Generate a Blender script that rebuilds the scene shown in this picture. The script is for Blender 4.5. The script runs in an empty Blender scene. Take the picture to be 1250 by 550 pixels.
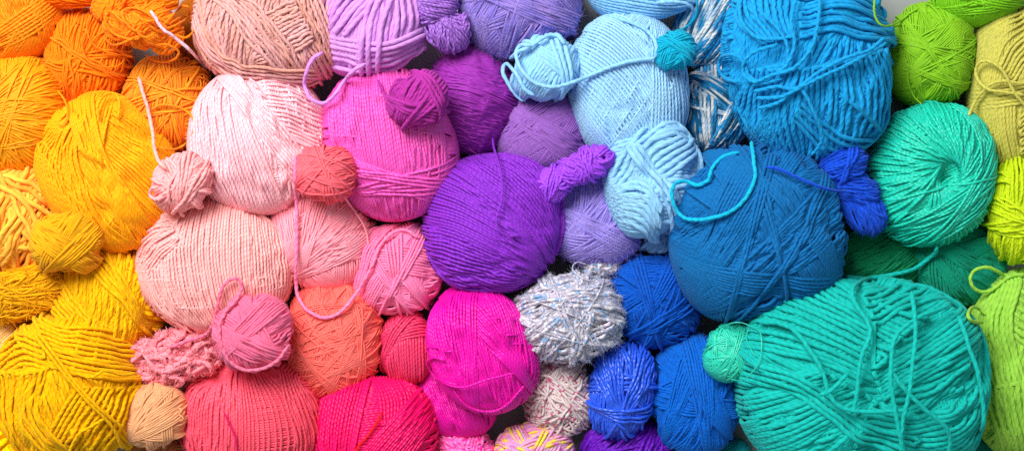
import bpy, math, random
import numpy as np

# ---------------------------------------------------------------- scale and camera
S = 0.0005            # metres per unit; one unit is one photo pixel at ground level
CAM_H = 2400.0        # camera height above the table, in units
CX, CY = 625.0, 275.0
C = bpy.context.scene.collection
pi = math.pi

def ground_xy(px, py, z):
    k = (CAM_H - z) / CAM_H
    return (px - CX) * k, (CY - py) * k

def lin(c):
    if isinstance(c, str): c = tuple(int(c[i:i + 2], 16) for i in (0, 2, 4))
    out = []
    for v in c:
        v = v / 255.0
        out.append(v / 12.92 if v <= 0.04045 else ((v + 0.055) / 1.055) ** 2.4)
    return out

def hx(s):
    return tuple(int(s[i:i + 2], 16) for i in (0, 2, 4))

# ---------------------------------------------------------------- materials
MATS = {}
def yarn_mat(key, col, w=4.0, plies=3, pitch=None, bump=0.6, rough=0.75, spec=0.25, sheen=0.25,
             ramp=None, ramp_len=60.0, var=0.10, col2=None, zones=None):
    if key in MATS:
        return MATS[key]
    pitch = pitch or w * 1.6
    m = bpy.data.materials.new(key)
    m.use_nodes = True
    nt = m.node_tree
    N, L = nt.nodes, nt.links
    bs = N['Principled BSDF']
    def node(t, **kw):
        n = N.new(t)
        for k, v in kw.items():
            setattr(n, k, v)
        return n
    def math_(op, a, b=None, c=None):
        n = node('ShaderNodeMath', operation=op)
        for i, x in enumerate((a, b, c)):
            if x is None: continue
            if isinstance(x, (int, float)): n.inputs[i].default_value = x
            else: L.new(x, n.inputs[i])
        return n.outputs[0]
    uv = node('ShaderNodeUVMap', uv_map='strand')
    sp = node('ShaderNodeSeparateXYZ'); L.new(uv.outputs[0], sp.inputs[0])
    u, v = sp.outputs[0], sp.outputs[1]
    ph = math_('MULTIPLY', math_('MULTIPLY_ADD', u, 1.0 / pitch, math_('MULTIPLY', v, float(plies))), pi)
    ply = math_('ABSOLUTE', math_('SINE', ph))
    # fine fibre noise running along the strand
    cb = node('ShaderNodeCombineXYZ')
    L.new(math_('MULTIPLY', u, 0.35 / max(w * 0.25, 0.5)), cb.inputs[0])
    L.new(math_('MULTIPLY_ADD', v, 9.0, math_('MULTIPLY', u, 6.0 / (plies * pitch))), cb.inputs[1])
    nz = node('ShaderNodeTexNoise'); nz.inputs['Scale'].default_value = 1.0; nz.inputs['Detail'].default_value = 2.0
    L.new(cb.outputs[0], nz.inputs['Vector'])
    hgt = math_('MULTIPLY_ADD', nz.outputs['Fac'], 0.7, math_('POWER', ply, 0.7))
    bp = node('ShaderNodeBump'); bp.inputs['Strength'].default_value = bump * min(1.0, max(0.35, (w - 0.5) / 3.0))
    bp.inputs['Distance'].default_value = w * 0.17 * S
    L.new(hgt, bp.inputs['Height']); L.new(bp.outputs[0], bs.inputs['Normal'])
    # colour: slight dye variation along the strand and over the ball
    cu = node('ShaderNodeCombineXYZ'); L.new(math_('MULTIPLY', u, 1.0 / ramp_len), cu.inputs[0])
    n2 = node('ShaderNodeTexNoise'); n2.inputs['Scale'].default_value = 1.0; n2.inputs['Detail'].default_value = 1.0
    L.new(cu.outputs[0], n2.inputs['Vector'])
    if ramp:
        r = node('ShaderNodeValToRGB'); r.color_ramp.interpolation = 'LINEAR'
        e = r.color_ramp.elements
        stops = []
        k = len(ramp)
        for i, c in enumerate(ramp):
            lo, hi = 0.28 + 0.44 * i / k, 0.28 + 0.44 * (i + 1) / k
            stops += [(lo + 0.012, c), (hi - 0.012, c)]
        while len(e) < len(stops): e.new(0.5)
        for el, (p, c) in zip(e, stops):
            el.position = p
        for el, (p, c) in zip(e, stops):
            el.color = (*lin(c), 1)
        L.new(n2.outputs['Fac'], r.inputs[0])
        base = r.outputs[0]
    else:
        rgb = node('ShaderNodeRGB'); rgb.outputs[0].default_value = (*lin(col), 1)
        base = rgb.outputs[0]
        if col2:
            rg2 = node('ShaderNodeRGB'); rg2.outputs[0].default_value = (*lin(col2), 1)
            mx = node('ShaderNodeMix', data_type='RGBA')
            mr = node('ShaderNodeMapRange'); mr.inputs[1].default_value = 0.4; mr.inputs[2].default_value = 0.6
            L.new(n2.outputs['Fac'], mr.inputs[0]); L.new(mr.outputs[0], mx.inputs[0])
            L.new(base, mx.inputs[6]); L.new(rg2.outputs[0], mx.inputs[7])
            base = mx.outputs[2]
    hs = node('ShaderNodeHueSaturation')
    cv = node('ShaderNodeCombineXYZ'); L.new(math_('MULTIPLY', u, 1.0 / 23.0), cv.inputs[0]); L.new(math_('MULTIPLY', v, 2.0), cv.inputs[1])
    n3 = node('ShaderNodeTexNoise'); n3.inputs['Scale'].default_value = 1.0; n3.inputs['Detail'].default_value = 3.0
    L.new(cv.outputs[0], n3.inputs['Vector'])
    L.new(math_('MULTIPLY_ADD', n3.outputs['Fac'], var * 4, 1.0 - var * 2), hs.inputs['Value'])
    L.new(base, hs.inputs['Color'])
    L.new(hs.outputs[0], bs.inputs['Base Color'])
    bs.inputs['Roughness'].default_value = rough
    bs.inputs['Specular IOR Level'].default_value = spec * 0.8
    bs.inputs['Sheen Weight'].default_value = sheen * 0.4
    bs.inputs['Sheen Roughness'].default_value = 0.45
    lc = lin(col)
    bs.inputs['Sheen Tint'].default_value = (*[0.35 + 0.65 * x for x in lc], 1)
    bs.inputs['Subsurface Weight'].default_value = SSS
    bs.inputs['Subsurface Scale'].default_value = 0.32 * w * S
    bs.inputs['Subsurface Radius'].default_value = [0.25 + 0.75 * x for x in lc]
    MATS[key] = m
    return m

# ---------------------------------------------------------------- meshes
def mesh_object(name, verts, quads, mat, parent=None, uvs=None):
    me = bpy.data.meshes.new(name)
    nv, nq = len(verts), len(quads)
    me.vertices.add(nv)
    me.vertices.foreach_set('co', np.ascontiguousarray(verts, dtype=np.float32).ravel())
    me.loops.add(nq * 4)
    me.loops.foreach_set('vertex_index', np.ascontiguousarray(quads, dtype=np.int32).ravel())
    me.polygons.add(nq)
    me.polygons.foreach_set('loop_start', np.arange(0, nq * 4, 4, dtype=np.int32))
    me.update(calc_edges=True)
    me.polygons.foreach_set('use_smooth', np.ones(nq, dtype=bool))
    if uvs is not None:
        ul = me.uv_layers.new(name='strand')
        ul.data.foreach_set('uv', np.ascontiguousarray(uvs, dtype=np.float32).ravel())
    me.materials.append(mat)
    o = bpy.data.objects.new(name, me)
    C.objects.link(o)
    if parent is not None:
        o.parent = parent
    return o

def tube(P, Nrm, r, sides, flat=0.9, rnd=None, lump=0.0, ply=0, lay_len=12.0):
    """one continuous tube along P; Nrm is an outward direction at each point, r the radius at each point"""
    n = len(P)
    T = np.gradient(P, axis=0)
    T /= np.maximum(np.linalg.norm(T, axis=1, keepdims=True), 1e-9)
    Sd = np.cross(T, Nrm); ln = np.linalg.norm(Sd, axis=1, keepdims=True)
    Sd = np.where(ln > 1e-4, Sd / np.maximum(ln, 1e-4), np.array([1.0, 0, 0]))
    Up = np.cross(Sd, T)
    al = np.arange(sides) * 2 * pi / sides
    R = np.broadcast_to(np.asarray(r, float).reshape(-1, 1), (n, sides))
    if ply:
        uu = np.concatenate([[0], np.cumsum(np.linalg.norm(np.diff(P, axis=0), axis=1))])
        R = R * (0.87 + 0.16 * np.abs(np.cos(ply * 0.5 * (al[None, :] - 2 * pi * uu[:, None] / lay_len))) ** 0.8)
    if lump and rnd is not None:
        R = R * (1 + lump * rnd.standard_normal((n, sides)))
    V = (P[:, None, :] + (R * np.cos(al))[:, :, None] * Sd[:, None, :]
         + (R * np.sin(al) * flat)[:, :, None] * Up[:, None, :])
    i = np.arange(n - 1)[:, None]; k = np.arange(sides)[None, :]; k2 = (k + 1) % sides
    Q = np.stack([i * sides + k, i * sides + k2, (i + 1) * sides + k2, (i + 1) * sides + k], axis=2).reshape(-1, 4)
    u = np.concatenate([[0], np.cumsum(np.linalg.norm(np.diff(P, axis=0), axis=1))])
    u0 = np.broadcast_to(u[:-1, None], (n - 1, sides)); u1 = np.broadcast_to(u[1:, None], (n - 1, sides))
    v0 = np.broadcast_to(k / sides, (n - 1, sides)); v1 = np.broadcast_to((k + 1) / sides, (n - 1, sides))
    UV = np.stack([np.stack([u0, v0], 2), np.stack([u0, v1], 2), np.stack([u1, v1], 2), np.stack([u1, v0], 2)], axis=2).reshape(-1, 2)
    return V.reshape(-1, 3), Q, UV

def hairs(P, Nrm, r, rnd, count, length, thick, curl=0.6, lay=0.5):
    """short fibres standing off the strand points P"""
    idx = rnd.integers(1, len(P) - 1, count)
    T = P[idx + 1] - P[idx - 1]; T /= np.maximum(np.linalg.norm(T, axis=1, keepdims=True), 1e-9)
    n = Nrm[idx]
    d = n * (1 - lay) + T * rnd.choice([-1, 1], count)[:, None] * lay * 1.2 + rnd.standard_normal((count, 3)) * 0.45
    d /= np.linalg.norm(d, axis=1, keepdims=True)
    ln = length * rnd.uniform(0.4, 1.3, count)[:, None]
    bend = rnd.standard_normal((count, 3)) * curl
    st = P[idx] + n * r * 0.6 + rnd.standard_normal((count, 3)) * r * 0.3
    rings = []
    m = 5
    a = np.cross(d, rnd.standard_normal((count, 3))); a /= np.maximum(np.linalg.norm(a, axis=1, keepdims=True), 1e-6)
    b = np.cross(d, a)
    for j in range(m):
        s = j / (m - 1)
        p = st + ln * (d * s + bend * s * s * 0.6 + n * (-0.25 * s * s))
        th = thick * (1 - 0.7 * s)
        for q in range(3):
            w = q * 2 * pi / 3
            rings.append(p + th * (math.cos(w) * a + math.sin(w) * b))
    V = np.stack(rings, axis=1).reshape(-1, 3)                     # count x (m*3)
    base = (np.arange(count) * m * 3)[:, None, None]
    j = np.arange(m - 1)[None, :, None] * 3; q = np.arange(3)[None, None, :]; q2 = (q + 1) % 3
    Q = np.stack([base + j + q, base + j + q2, base + j + 3 + q2, base + j + 3 + q], axis=3).reshape(-1, 4)
    UV = np.zeros((len(Q) * 4, 2)); UV[:, 0] = np.repeat(rnd.uniform(0, 9000, len(Q) // 12), 48)
    return V, Q, UV

# ---------------------------------------------------------------- winding yarn round an ellipsoid
def oct_index(u, n):
    s = np.abs(u).sum(axis=-1, keepdims=True)
    p = u / s
    x, y, z = p[..., 0], p[..., 1], p[..., 2]
    fx = np.where(z >= 0, x, (1 - np.abs(y)) * np.where(x >= 0, 1.0, -1.0))
    fy = np.where(z >= 0, y, (1 - np.abs(x)) * np.where(y >= 0, 1.0, -1.0))
    ix = np.clip(((fx * .5 + .5) * n).astype(np.int64), 0, n - 1)
    iy = np.clip(((fy * .5 + .5) * n).astype(np.int64), 0, n - 1)
    return ix * n + iy

def smooth(x, m):
    k = np.hanning(2 * m + 3); k /= k.sum()
    return np.convolve(np.pad(x, m + 1, mode='edge'), k, mode='valid')

class Lobe:
    """an ellipsoid with a height map of the yarn already wound on it; strands laid later climb over earlier ones"""
    def __init__(self, a, b, c, rot, seed, lumpy=0.03, p=2.0, wmin=3.0):
        self.ax = np.array([a, b, c], float)
        self.rot = math.radians(rot)
        cr, sr = math.cos(self.rot), math.sin(self.rot)
        self.Rm = np.array([[cr, -sr, 0], [sr, cr, 0], [0, 0, 1.0]])
        self.rnd = np.random.default_rng(seed)
        self.R = (a + b + c) / 3
        self.p = p
        self.n = int(min(700, max(64, 3.54 * self.R / (wmin * 0.3))))
        self.H = np.zeros(self.n * self.n)
        self.lk = self.rnd.standard_normal((5, 3)) * 1.7
        self.lp = self.rnd.uniform(0, 6.3, 5)
        self.lumpy = lumpy
        self.hole = None
        self.ext = 0.0
        self.parts = []
        self.cap = 9.0
        self.new_part('winding', 4.0, None)
    def new_part(self, name, w, mat, **kw):
        self.cur = dict(name=name, w=w, mat=mat, U=[], h=[], mess=0.07, step=None, sides=None, lump=0, ply=0, lay_len=0, gap=0.94)
        self.cur.update(kw)
        self.parts.append(self.cur)
    def shape(self, u):
        f = 1 + self.lumpy * np.sin(u @ self.lk.T + self.lp).mean(axis=-1) * 1.6
        if self.hole is not None:
            A, sg, dp = self.hole
            ang = np.arccos(np.clip(u @ A, -1, 1))
            f = f * (1 - dp * np.exp(-(ang / sg) ** 2))
        if self.p != 2.0:
            f = f / (np.abs(u) ** self.p).sum(axis=-1) ** (1 / self.p)
        return f
    def surface(self, u, h):
        f = self.shape(u)
        P = u * self.ax * f[..., None]
        N = u / self.ax; N = N / np.linalg.norm(N, axis=-1, keepdims=True)
        return (P + N * h[..., None]) @ self.Rm.T, N @ self.Rm.T
    def lay(self, U):
        c = self.cur; w = c['w']
        U = U / np.linalg.norm(U, axis=1, keepdims=True)
        T = np.gradient(U, axis=0); T /= np.maximum(np.linalg.norm(T, axis=1, keepdims=True), 1e-9)
        Sd = np.cross(U, T)
        M = len(U)
        s = np.linspace(0, 2 * pi, M); r = self.rnd
        wob = sum(r.normal() * np.sin(k * s + r.uniform(0, 6.3)) / math.sqrt(k) for k in (2, 3, 5, 9)) * c['mess'] * w / self.R
        U = U + Sd * wob[:, None]; U /= np.linalg.norm(U, axis=1, keepdims=True)
        offs = np.array([-0.16, 0, 0.16]) * w / self.R
        ids = oct_index(U[:, None, :] + Sd[:, None, :] * offs[None, :, None], self.n)
        hs = self.H[ids].max(axis=1)
        hm = np.maximum(np.maximum(hs, np.roll(hs, 1)), np.roll(hs, -1))
        k = np.array([1, 2, 3, 2, 1.0]); k /= k.sum()
        hm = np.convolve(np.pad(hm, 2, mode='edge'), k, mode='valid')
        h = np.maximum(hm, hs * 0.9)
        h = h / (1 + (h / self.cap) ** 3) ** (1 / 3) + 0.42 * w
        od = np.array([-0.32, -0.16, 0, 0.16, 0.32]) * w / self.R
        hd = np.array([0.28, 0.37, 0.4, 0.37, 0.28]) * w
        ids = oct_index(U[:, None, :] + Sd[:, None, :] * od[None, :, None], self.n)
        np.maximum.at(self.H, ids.ravel(), (h[:, None] + hd[None, :]).ravel())
        c['U'].append(U); c['h'].append(h)
    def level(self, amount, w):
        """yarn under tension packs down: the pile of layers is evened out over a few strand widths, single crossings stay"""
        n = self.n
        G = self.H.reshape(n, n)
        self.med = float(np.median(G))
        tx = 2 * pi * self.R / (1.78 * n)
        r = max(1, int(round(0.5 * w / tx)))
        for ax in (0, 1):
            Pd = np.pad(G, [(r, r) if k == ax else (0, 0) for k in (0, 1)], mode='edge')
            G = np.max([np.take(Pd, np.arange(k, n + k), axis=ax) for k in range(2 * r + 1)], axis=0)
        r = max(1, int(round(self.soft * w / tx)))
        for _ in range(3):
            for ax in (0, 1):
                Pd = np.pad(G, [(r + 1, r) if k == ax else (0, 0) for k in (0, 1)], mode='edge')
                cs = np.cumsum(Pd, axis=ax)
                G = (np.take(cs, np.arange(2 * r + 1, n + 2 * r + 1), axis=ax) - np.take(cs, np.arange(0, n), axis=ax)) / (2 * r + 1)
        self.G = G.ravel(); self.amt = amount
    def fit(self, U):
        return self.G[oct_index(U, self.n)]
    def swell(self, U, w):
        g = (self.G[oct_index(U, self.n)] - self.med) / w
        return 1.1 * w * np.tanh(0.25 * g)
    def phis(self):
        w = self.cur['w']
        d = self.cur['step'] or max(2.0, 0.65 * w)
        d = min(d / self.R, 0.16)
        lim = 0.62 * pi
        top = np.arange(-lim, lim, d)
        lo = np.arange(lim, pi, min(3 * d, 0.3))
        return np.concatenate([-lo[::-1][:-1], top, lo[:-1]])
    def local_dir(self, theta):
        t = math.radians(theta)
        d = np.array([math.cos(t), math.sin(t), 0]) @ self.Rm
        d = d / self.ax; d /= np.linalg.norm(d)
        return d
    def perp_radius(self, d):
        n = np.array([-d[1], d[0], 0])
        return abs(n) @ self.ax + self.ext
    def loop(self, d, s0, s1, mer, fan0, fan1, tilt=0.0):
        """one turn of yarn: d is its direction on top, s the offset across it (in radii), drifting from s0 to s1"""
        ph = self.phis()
        f = (ph + pi) / (2 * pi)
        s = np.clip(s0 + (s1 - s0) * f, -0.985, 0.985)
        fan = np.radians(fan0 + (fan1 - fan0) * f)
        a = np.arcsin(s)
        tau, beta = mer * a + math.radians(tilt), (1 - mer) * a
        cf, sf = np.cos(fan), np.sin(fan)
        D = np.stack([d[0] * cf - d[1] * sf, d[0] * sf + d[1] * cf, 0 * cf], 1)
        Nv = np.stack([-D[:, 1], D[:, 0], 0 * cf], 1)
        Z = np.array([0, 0, 1.0])
        # tilt the plane: normal leans away from z so the loop passes at offset s on top
        N2 = Nv * np.cos(tau)[:, None] - Z * np.sin(tau)[:, None]
        Z2 = Z * np.cos(tau)[:, None] + Nv * np.sin(tau)[:, None]
        cb, sb = np.cos(beta)[:, None], np.sin(beta)[:, None]
        U = cb * (Z2 * np.cos(ph)[:, None] + D * np.sin(ph)[:, None]) + sb * N2
        self.lay(U)
    def band(self, theta, off, n, mer=0.5, fan=0.0, gap=None, tilt=0.0):
        d = self.local_dir(theta); R = self.perp_radius(d)
        g = self.cur['w'] * (gap or self.cur['gap']) / R
        c0 = off / R
        r = self.rnd
        s = c0 - g * (n - 1) / 2
        for i in range(n):
            e = g * r.uniform(0.92, 1.08)
            self.loop(d, s, s + e, mer, fan * (i / max(n, 1) - .5), fan * ((i + 1) / max(n, 1) - .5), tilt)
            s += e
    def sweep(self, theta, mer=0.3, fan=0.0, lo=-0.97, hi=0.97, gap=None):
        d = self.local_dir(theta); R = self.perp_radius(d)
        g = self.cur['w'] * (gap or self.cur['gap']) / R
        # equal spacing in surface distance
        a, end = math.asin(lo), math.asin(hi)
        tot = end - a
        n = int(tot / g) + 1
        for i in range(n):
            e = tot / n * self.rnd.uniform(0.9, 1.1)
            self.loop(d, math.sin(a), math.sin(min(a + e, pi / 2)), mer, fan * (i / n - .5), fan * ((i + 1) / n - .5))
            a = min(a + tot / n, pi / 2)
    def rand(self, count, nmin, nmax, mer=0.6, spread=0.7, fan=8, thetas=None, tilt=0.0):
        r = self.rnd
        for _ in range(count):
            th = r.uniform(0, 180) if thetas is None else r.choice(thetas) + r.uniform(-14, 14)
            self.band(th, r.uniform(-spread, spread) * self.R, int(r.integers(nmin, nmax + 1)), mer, r.uniform(-fan, fan),
                      tilt=r.uniform(-tilt, tilt))
    def prec(self, ax_theta, ax_tilt, alpha, turns=1.0, gap=1.0, start=0.0):
        """centre-pull winding: great circles whose plane keeps an angle alpha to an axis and steps round it"""
        t, k = math.radians(ax_theta), math.radians(ax_tilt)
        A = np.array([math.cos(t) * math.sin(k), math.sin(t) * math.sin(k), math.cos(k)])
        B = np.cross(A, [0.3, 0.5, 0.1]); B /= np.linalg.norm(B); D = np.cross(A, B)
        al = math.radians(alpha)
        g = self.cur['w'] * gap / (self.R * math.sin(al))
        n = int(turns * 2 * pi / g)
        step = min((self.cur['step'] or max(2.0, 0.65 * self.cur['w'])) / self.R, 0.16)
        M = int(2 * pi / step)
        f = np.arange(M) / M
        for i in range(n):
            az = math.radians(start) + (i + f) * g
            N = A * math.cos(al) + math.sin(al) * (np.cos(az)[:, None] * B + np.sin(az)[:, None] * D)
            X = np.cross(N, A); X /= np.linalg.norm(X, axis=1, keepdims=True); Y = np.cross(N, X)
            ph = 2 * pi * f
            self.lay(X * np.cos(ph)[:, None] + Y * np.sin(ph)[:, None])
    def swirl(self, ax_theta, ax_tilt, alpha, gap=1.0, start=0.0, span=360.0, hand=1):
        """centre-pull winding seen at its mouth: strands leave the hole's rim at a tangent and run over the side"""
        t, k = math.radians(ax_theta), math.radians(ax_tilt)
        A = np.array([math.cos(t) * math.sin(k), math.sin(t) * math.sin(k), math.cos(k)])
        B = np.cross(A, [0.3, 0.9, 0.1]); B /= np.linalg.norm(B); D = np.cross(A, B)
        al = math.radians(alpha)
        g = self.cur['w'] * gap / self.R
        n = int(math.radians(span) / g)
        step = max(2.0, 0.65 * self.cur['w']) / self.R
        col = np.arange(al * 1.02, pi * 0.86, step)
        tw = np.arccos(np.clip(math.tan(al) / np.tan(np.minimum(col, 1.5)), -1, 1)) + np.maximum(col - 1.5, 0) * 0.1
        for i in range(n):
            j = 0.25 * g * self.rnd.normal()
            az = math.radians(start) + i * g + j + hand * (tw + 0.25 * np.sin(col * 1.3 + i * 0.02))
            U = np.cos(col)[:, None] * A + np.sin(col)[:, None] * (np.cos(az)[:, None] * B + np.sin(az)[:, None] * D)
            self.lay(U[::-1] if i % 2 else U)
    def run(self, ops):
        for op in ops:
            k = op[0]
            if k == 'part': self.new_part(op[1], width(op[2]), op[3], **(op[4] if len(op) > 4 else {}))
            else: getattr(self, k)(*op[1:-1], **op[-1]) if isinstance(op[-1], dict) else getattr(self, k)(*op[1:])
    def trace(self, pts, flip=False):
        """a strand laid on top through image points, tucked under at the outline"""
        q = spline(np.array(pts, float), max(2.0, self.cur['w'] * 0.6))
        xy = np.stack([(q[:, 0] - self.img[0]), -(q[:, 1] - self.img[1])], 1) * self.img[2] @ self.Rm[:2, :2]
        u = xy / (self.ax[:2] + self.ext * 1.25)
        r = np.sqrt((u ** 2).sum(1))
        k = np.where(r > 0.975, 0.975 / np.maximum(r, 1e-9), 1.0)
        u = u * k[:, None]
        U = np.concatenate([u, np.sqrt(1 - (u ** 2).sum(1))[:, None]], 1)
        def tail(p):
            d = p[:2] / max(np.linalg.norm(p[:2]), 1e-6)
            a0 = math.acos(max(-1, min(1, p[2])))
            return np.array([[d[0] * math.sin(a), d[1] * math.sin(a), math.cos(a)] for a in np.linspace(a0, 2.0, 8)[1:]])
        if math.hypot(*U[0, :2]) > 0.86: U = np.vstack([tail(U[0])[::-1], U])
        if math.hypot(*U[-1, :2]) > 0.86: U = np.vstack([U, tail(U[-1])])
        self.lay(U[::-1] if flip else U)
    def tband(self, guides, n):
        """a band of n strands running along guide lines given in photo pixels"""
        G = np.stack([spline(np.array(g, float), 4.0)[np.linspace(0, len(spline(np.array(g, float), 4.0)) - 1, 14).astype(int)] for g in guides])
        r = self.rnd
        n = int(round(n * 1.07))
        m = len(guides) - 1
        old = self.cur['mess']; self.cur['mess'] = old * 0.5
        for i in range(n):
            t = m * min(max((i + r.uniform(-.12, .12)) / max(n - 1, 1), 0), 1)
            a = min(int(t), m - 1); f = t - a
            if m >= 2:                                           # smooth across the guides
                g0, g1, g2, g3 = G[max(a - 1, 0)], G[a], G[a + 1], G[min(a + 2, m)]
                P = 0.5 * (2 * g1 + (g2 - g0) * f + (2 * g0 - 5 * g1 + 4 * g2 - g3) * f * f + (3 * g1 - g0 - 3 * g2 + g3) * f ** 3)
            else:
                P = G[0] * (1 - f) + G[1] * f
            self.trace(P, flip=bool(i % 2))
        self.cur['mess'] = old

def spline(pts, step):
    """Catmull-Rom through pts, resampled at about equal steps (measured in the first two coordinates)"""
    pts = np.asarray(pts, float)
    P = np.vstack([2 * pts[0] - pts[1], pts, 2 * pts[-1] - pts[-2]])
    out = []
    for i in range(1, len(P) - 2):
        p0, p1, p2, p3 = P[i - 1], P[i], P[i + 1], P[i + 2]
        t = np.linspace(0, 1, 24, endpoint=False)[:, None]
        out.append(0.5 * (2 * p1 + (p2 - p0) * t + (2 * p0 - 5 * p1 + 4 * p2 - p3) * t ** 2 + (3 * p1 - p0 - 3 * p2 + p3) * t ** 3))
    out = np.vstack(out + [P[-2:-1]])
    d = np.concatenate([[0], np.cumsum(np.linalg.norm(np.diff(out[:, :2], axis=0), axis=1))])
    n = max(4, int(d[-1] / step))
    t = np.linspace(0, d[-1], n)
    return np.stack([np.interp(t, d, out[:, i]) for i in range(out.shape[1])], 1)

# ---------------------------------------------------------------- things
SOLIDS = []           # every wound lobe: world x, y, z (units), semi-axes, rotation - for resting balls and draping strands

def lobe_top(x, y, skip=None):
    z = 0.0
    for s in SOLIDS:
        if s is skip: continue
        dx, dy = x - s['x'], y - s['y']
        cr, sr = math.cos(s['rot']), math.sin(s['rot'])
        lx, ly = (dx * cr + dy * sr) / s['a'], (-dx * sr + dy * cr) / s['b']
        q = abs(lx) ** s['p'] + abs(ly) ** s['p']
        if q < 1: z = max(z, s['z'] + s['c'] * (1 - q) ** (1 / s['p']))
    return z

def rest_height(px, py, r, c, squeeze):
    z = c
    for _ in range(3):
        x, y = ground_xy(px, py, z)
        for s in SOLIDS:
            d2 = (x - s['x']) ** 2 + (y - s['y']) ** 2
            rr = squeeze * (r + (s['a'] + s['b']) / 2)
            if d2 < rr * rr:
                z = max(z, s['z'] + math.sqrt(rr * rr - d2))
    return z

def width(w):
    return w * 0.75 + 0.95 if w < 3.4 else w * 0.91 + 0.15
SEED = [11]
GROW = 1.035
def build(name, label, cat, px, py, lobes, mat, group=None, loose=(), fuzz=None, rest=0.0, z=None, strand_mat=None, core_mat=None):
    """one ball or skein of yarn. lobes: dicts with dx, dy, dz, a, b, c, rot, w, ops. loose: (part name, width, [(px, py, lift)...], material)"""
    for lb in lobes: lb['w'] = width(lb['w'])
    a0 = lobes[0]
    c0 = a0.get('c', 0.93 * min(a0['a'], a0['b']))
    if z is None:
        z = rest_height(px, py, (a0['a'] + a0['b']) / 2, c0, rest) if rest else c0
    x, y = ground_xy(px, py, z)
    e = bpy.data.objects.new(name, None); C.objects.link(e)
    e.empty_display_size = 0.01
    e.location = (x * S, y * S, max(z - c0, 0) * S)
    e['label'] = label; e['category'] = cat
    if group: e['group'] = group
    org = np.array([x, y, max(z - c0, 0)])
    for lb in lobes:
        SEED[0] += 1
        w = lb['w']
        lz = z + lb.get('dz', 0)
        k = (CAM_H - lz) / CAM_H
        a, b = lb['a'] * k, lb['b'] * k
        c = lb.get('c', 0.93 * min(lb['a'], lb['b'])) * k
        lx, ly = ground_xy(px + lb.get('dx', 0), py + lb.get('dy', 0), lz)
        lmat = lb.get('mat', mat)
        t0 = lb.get('thick', 3.0) * w
        t0 = min(t0, 0.45 * min(a, b, c))
        L = Lobe(a - t0, b - t0, c - t0, lb.get('rot', 0), SEED[0] * 7 + 3, lb.get('lumpy', 0.045), lb.get('p', 2.25), lb.get('wmin', w))
        L.img = (px + lb.get('dx', 0), py + lb.get('dy', 0), k)
        L.R += 0.8 * t0; L.ext = 0.8 * t0
        L.cap = lb.get('cap', 25.0) * w
        L.parts = []
        if lb.get('hole'):
            ht, hk, sg, dp = lb['hole']
            ht, hk = math.radians(ht), math.radians(hk)
            L.hole = (np.array([math.cos(ht) * math.sin(hk), math.sin(ht) * math.sin(hk), math.cos(hk)]), math.radians(sg), dp)
        L.new_part(lb.get('part', 'winding'), w, lmat, **lb.get('kw', {}))
        L.run(lb['ops'])
        L.soft = lb.get('soft', 0.5); L.level(lb.get('level', 1.0), w)
        t = t0
        sc = GROW * np.ones(3)
        org_l = np.array([lx, ly, lz])
        pts_all, n_all = [], []
        for p in L.parts:
            if not p['U']: continue
            U = np.concatenate(p['U']); h = np.concatenate(p['h']); d = np.maximum(smooth(L.fit(U) - h, 1) - 0.4 * w, 0)      # how deep under the outermost yarn
            h = t0 - 0.3 * w - 1.2 * w * np.tanh(0.66 * d / w) + smooth(L.swell(U, w), 3)
            h = smooth(h, 1)
            P, Nn = L.surface(U, h)
            P = (P @ L.Rm * sc) @ L.Rm.T
            sides = p['sides'] or (5 if p['w'] < 2.6 else 6 if p['w'] < 4.5 else 8)
            r = p['w'] * 0.495 * np.ones(len(P))
            r *= 1 + 0.06 * np.sin(np.arange(len(P)) * 0.37 + 3 * np.sin(np.arange(len(P)) * 0.11))
            r[:3] *= 0.5; r[-3:] *= 0.5
            V, Q, UV = tube(P, Nn, r, sides, lump=p['lump'], rnd=L.rnd, ply=p['ply'], lay_len=p['lay_len'] or p['w'] * 4.5)
            mesh_object(p['name'], (V + org_l - org) * S, Q, p['mat'] or lmat, e, UV)
            keep = Nn[:, 2] > -0.35
            pts_all.append(P[keep]); n_all.append(Nn[keep])
        # the yarn wound first, inside
        nu, nv = 40, 20
        th = np.linspace(0, 2 * pi, nu, endpoint=False); ps = np.linspace(0.02, pi - 0.02, nv)
        U = np.stack([np.sin(ps)[:, None] * np.cos(th), np.sin(ps)[:, None] * np.sin(th), np.cos(ps)[:, None] + 0 * th], 2).reshape(-1, 3)
        P, Nn = L.surface(U, np.full(len(U), t0 - 2.0 * w))
        P = (P @ L.Rm * sc) @ L.Rm.T
        i = np.arange(nv - 1)[:, None]; q = np.arange(nu)[None, :]; q2 = (q + 1) % nu
        Q = np.stack([i * nu + q, (i + 1) * nu + q, (i + 1) * nu + q2, i * nu + q2], 2).reshape(-1, 4)
        mesh_object('inner_core', (P + org_l - org) * S, Q, core_mat or lmat, e, np.zeros((len(Q) * 4, 2)))
        fz = lb.get('fuzz', fuzz) or dict(n=int(a * b / 7), len=4.0, t=0.13)
        if fz:
            PA, NA = np.concatenate(pts_all), np.concatenate(n_all)
            V, Q, UV = hairs(PA, NA, w * 0.5, L.rnd, fz.get('n', 1200), fz.get('len', 6.0), fz.get('t', 0.22), fz.get('curl', .6), fz.get('lay', .5))
            f = mesh_object(fz.get('name', 'fuzz'), (V + org_l - org) * S, Q, fz.get('mat') or lmat, e, UV)
            f['kind'] = 'stuff'
        SOLIDS.append(dict(x=lx, y=ly, z=lz, a=a * GROW + 0.3 * w, b=b * GROW + 0.3 * w, c=c * GROW + 0.3 * w, rot=math.radians(lb.get('rot', 0)), p=lb.get('p', 2.25), e=e))
    for st in loose:
        LOOSE.append((e, org, st, strand_mat or mat))
    return e

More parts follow.
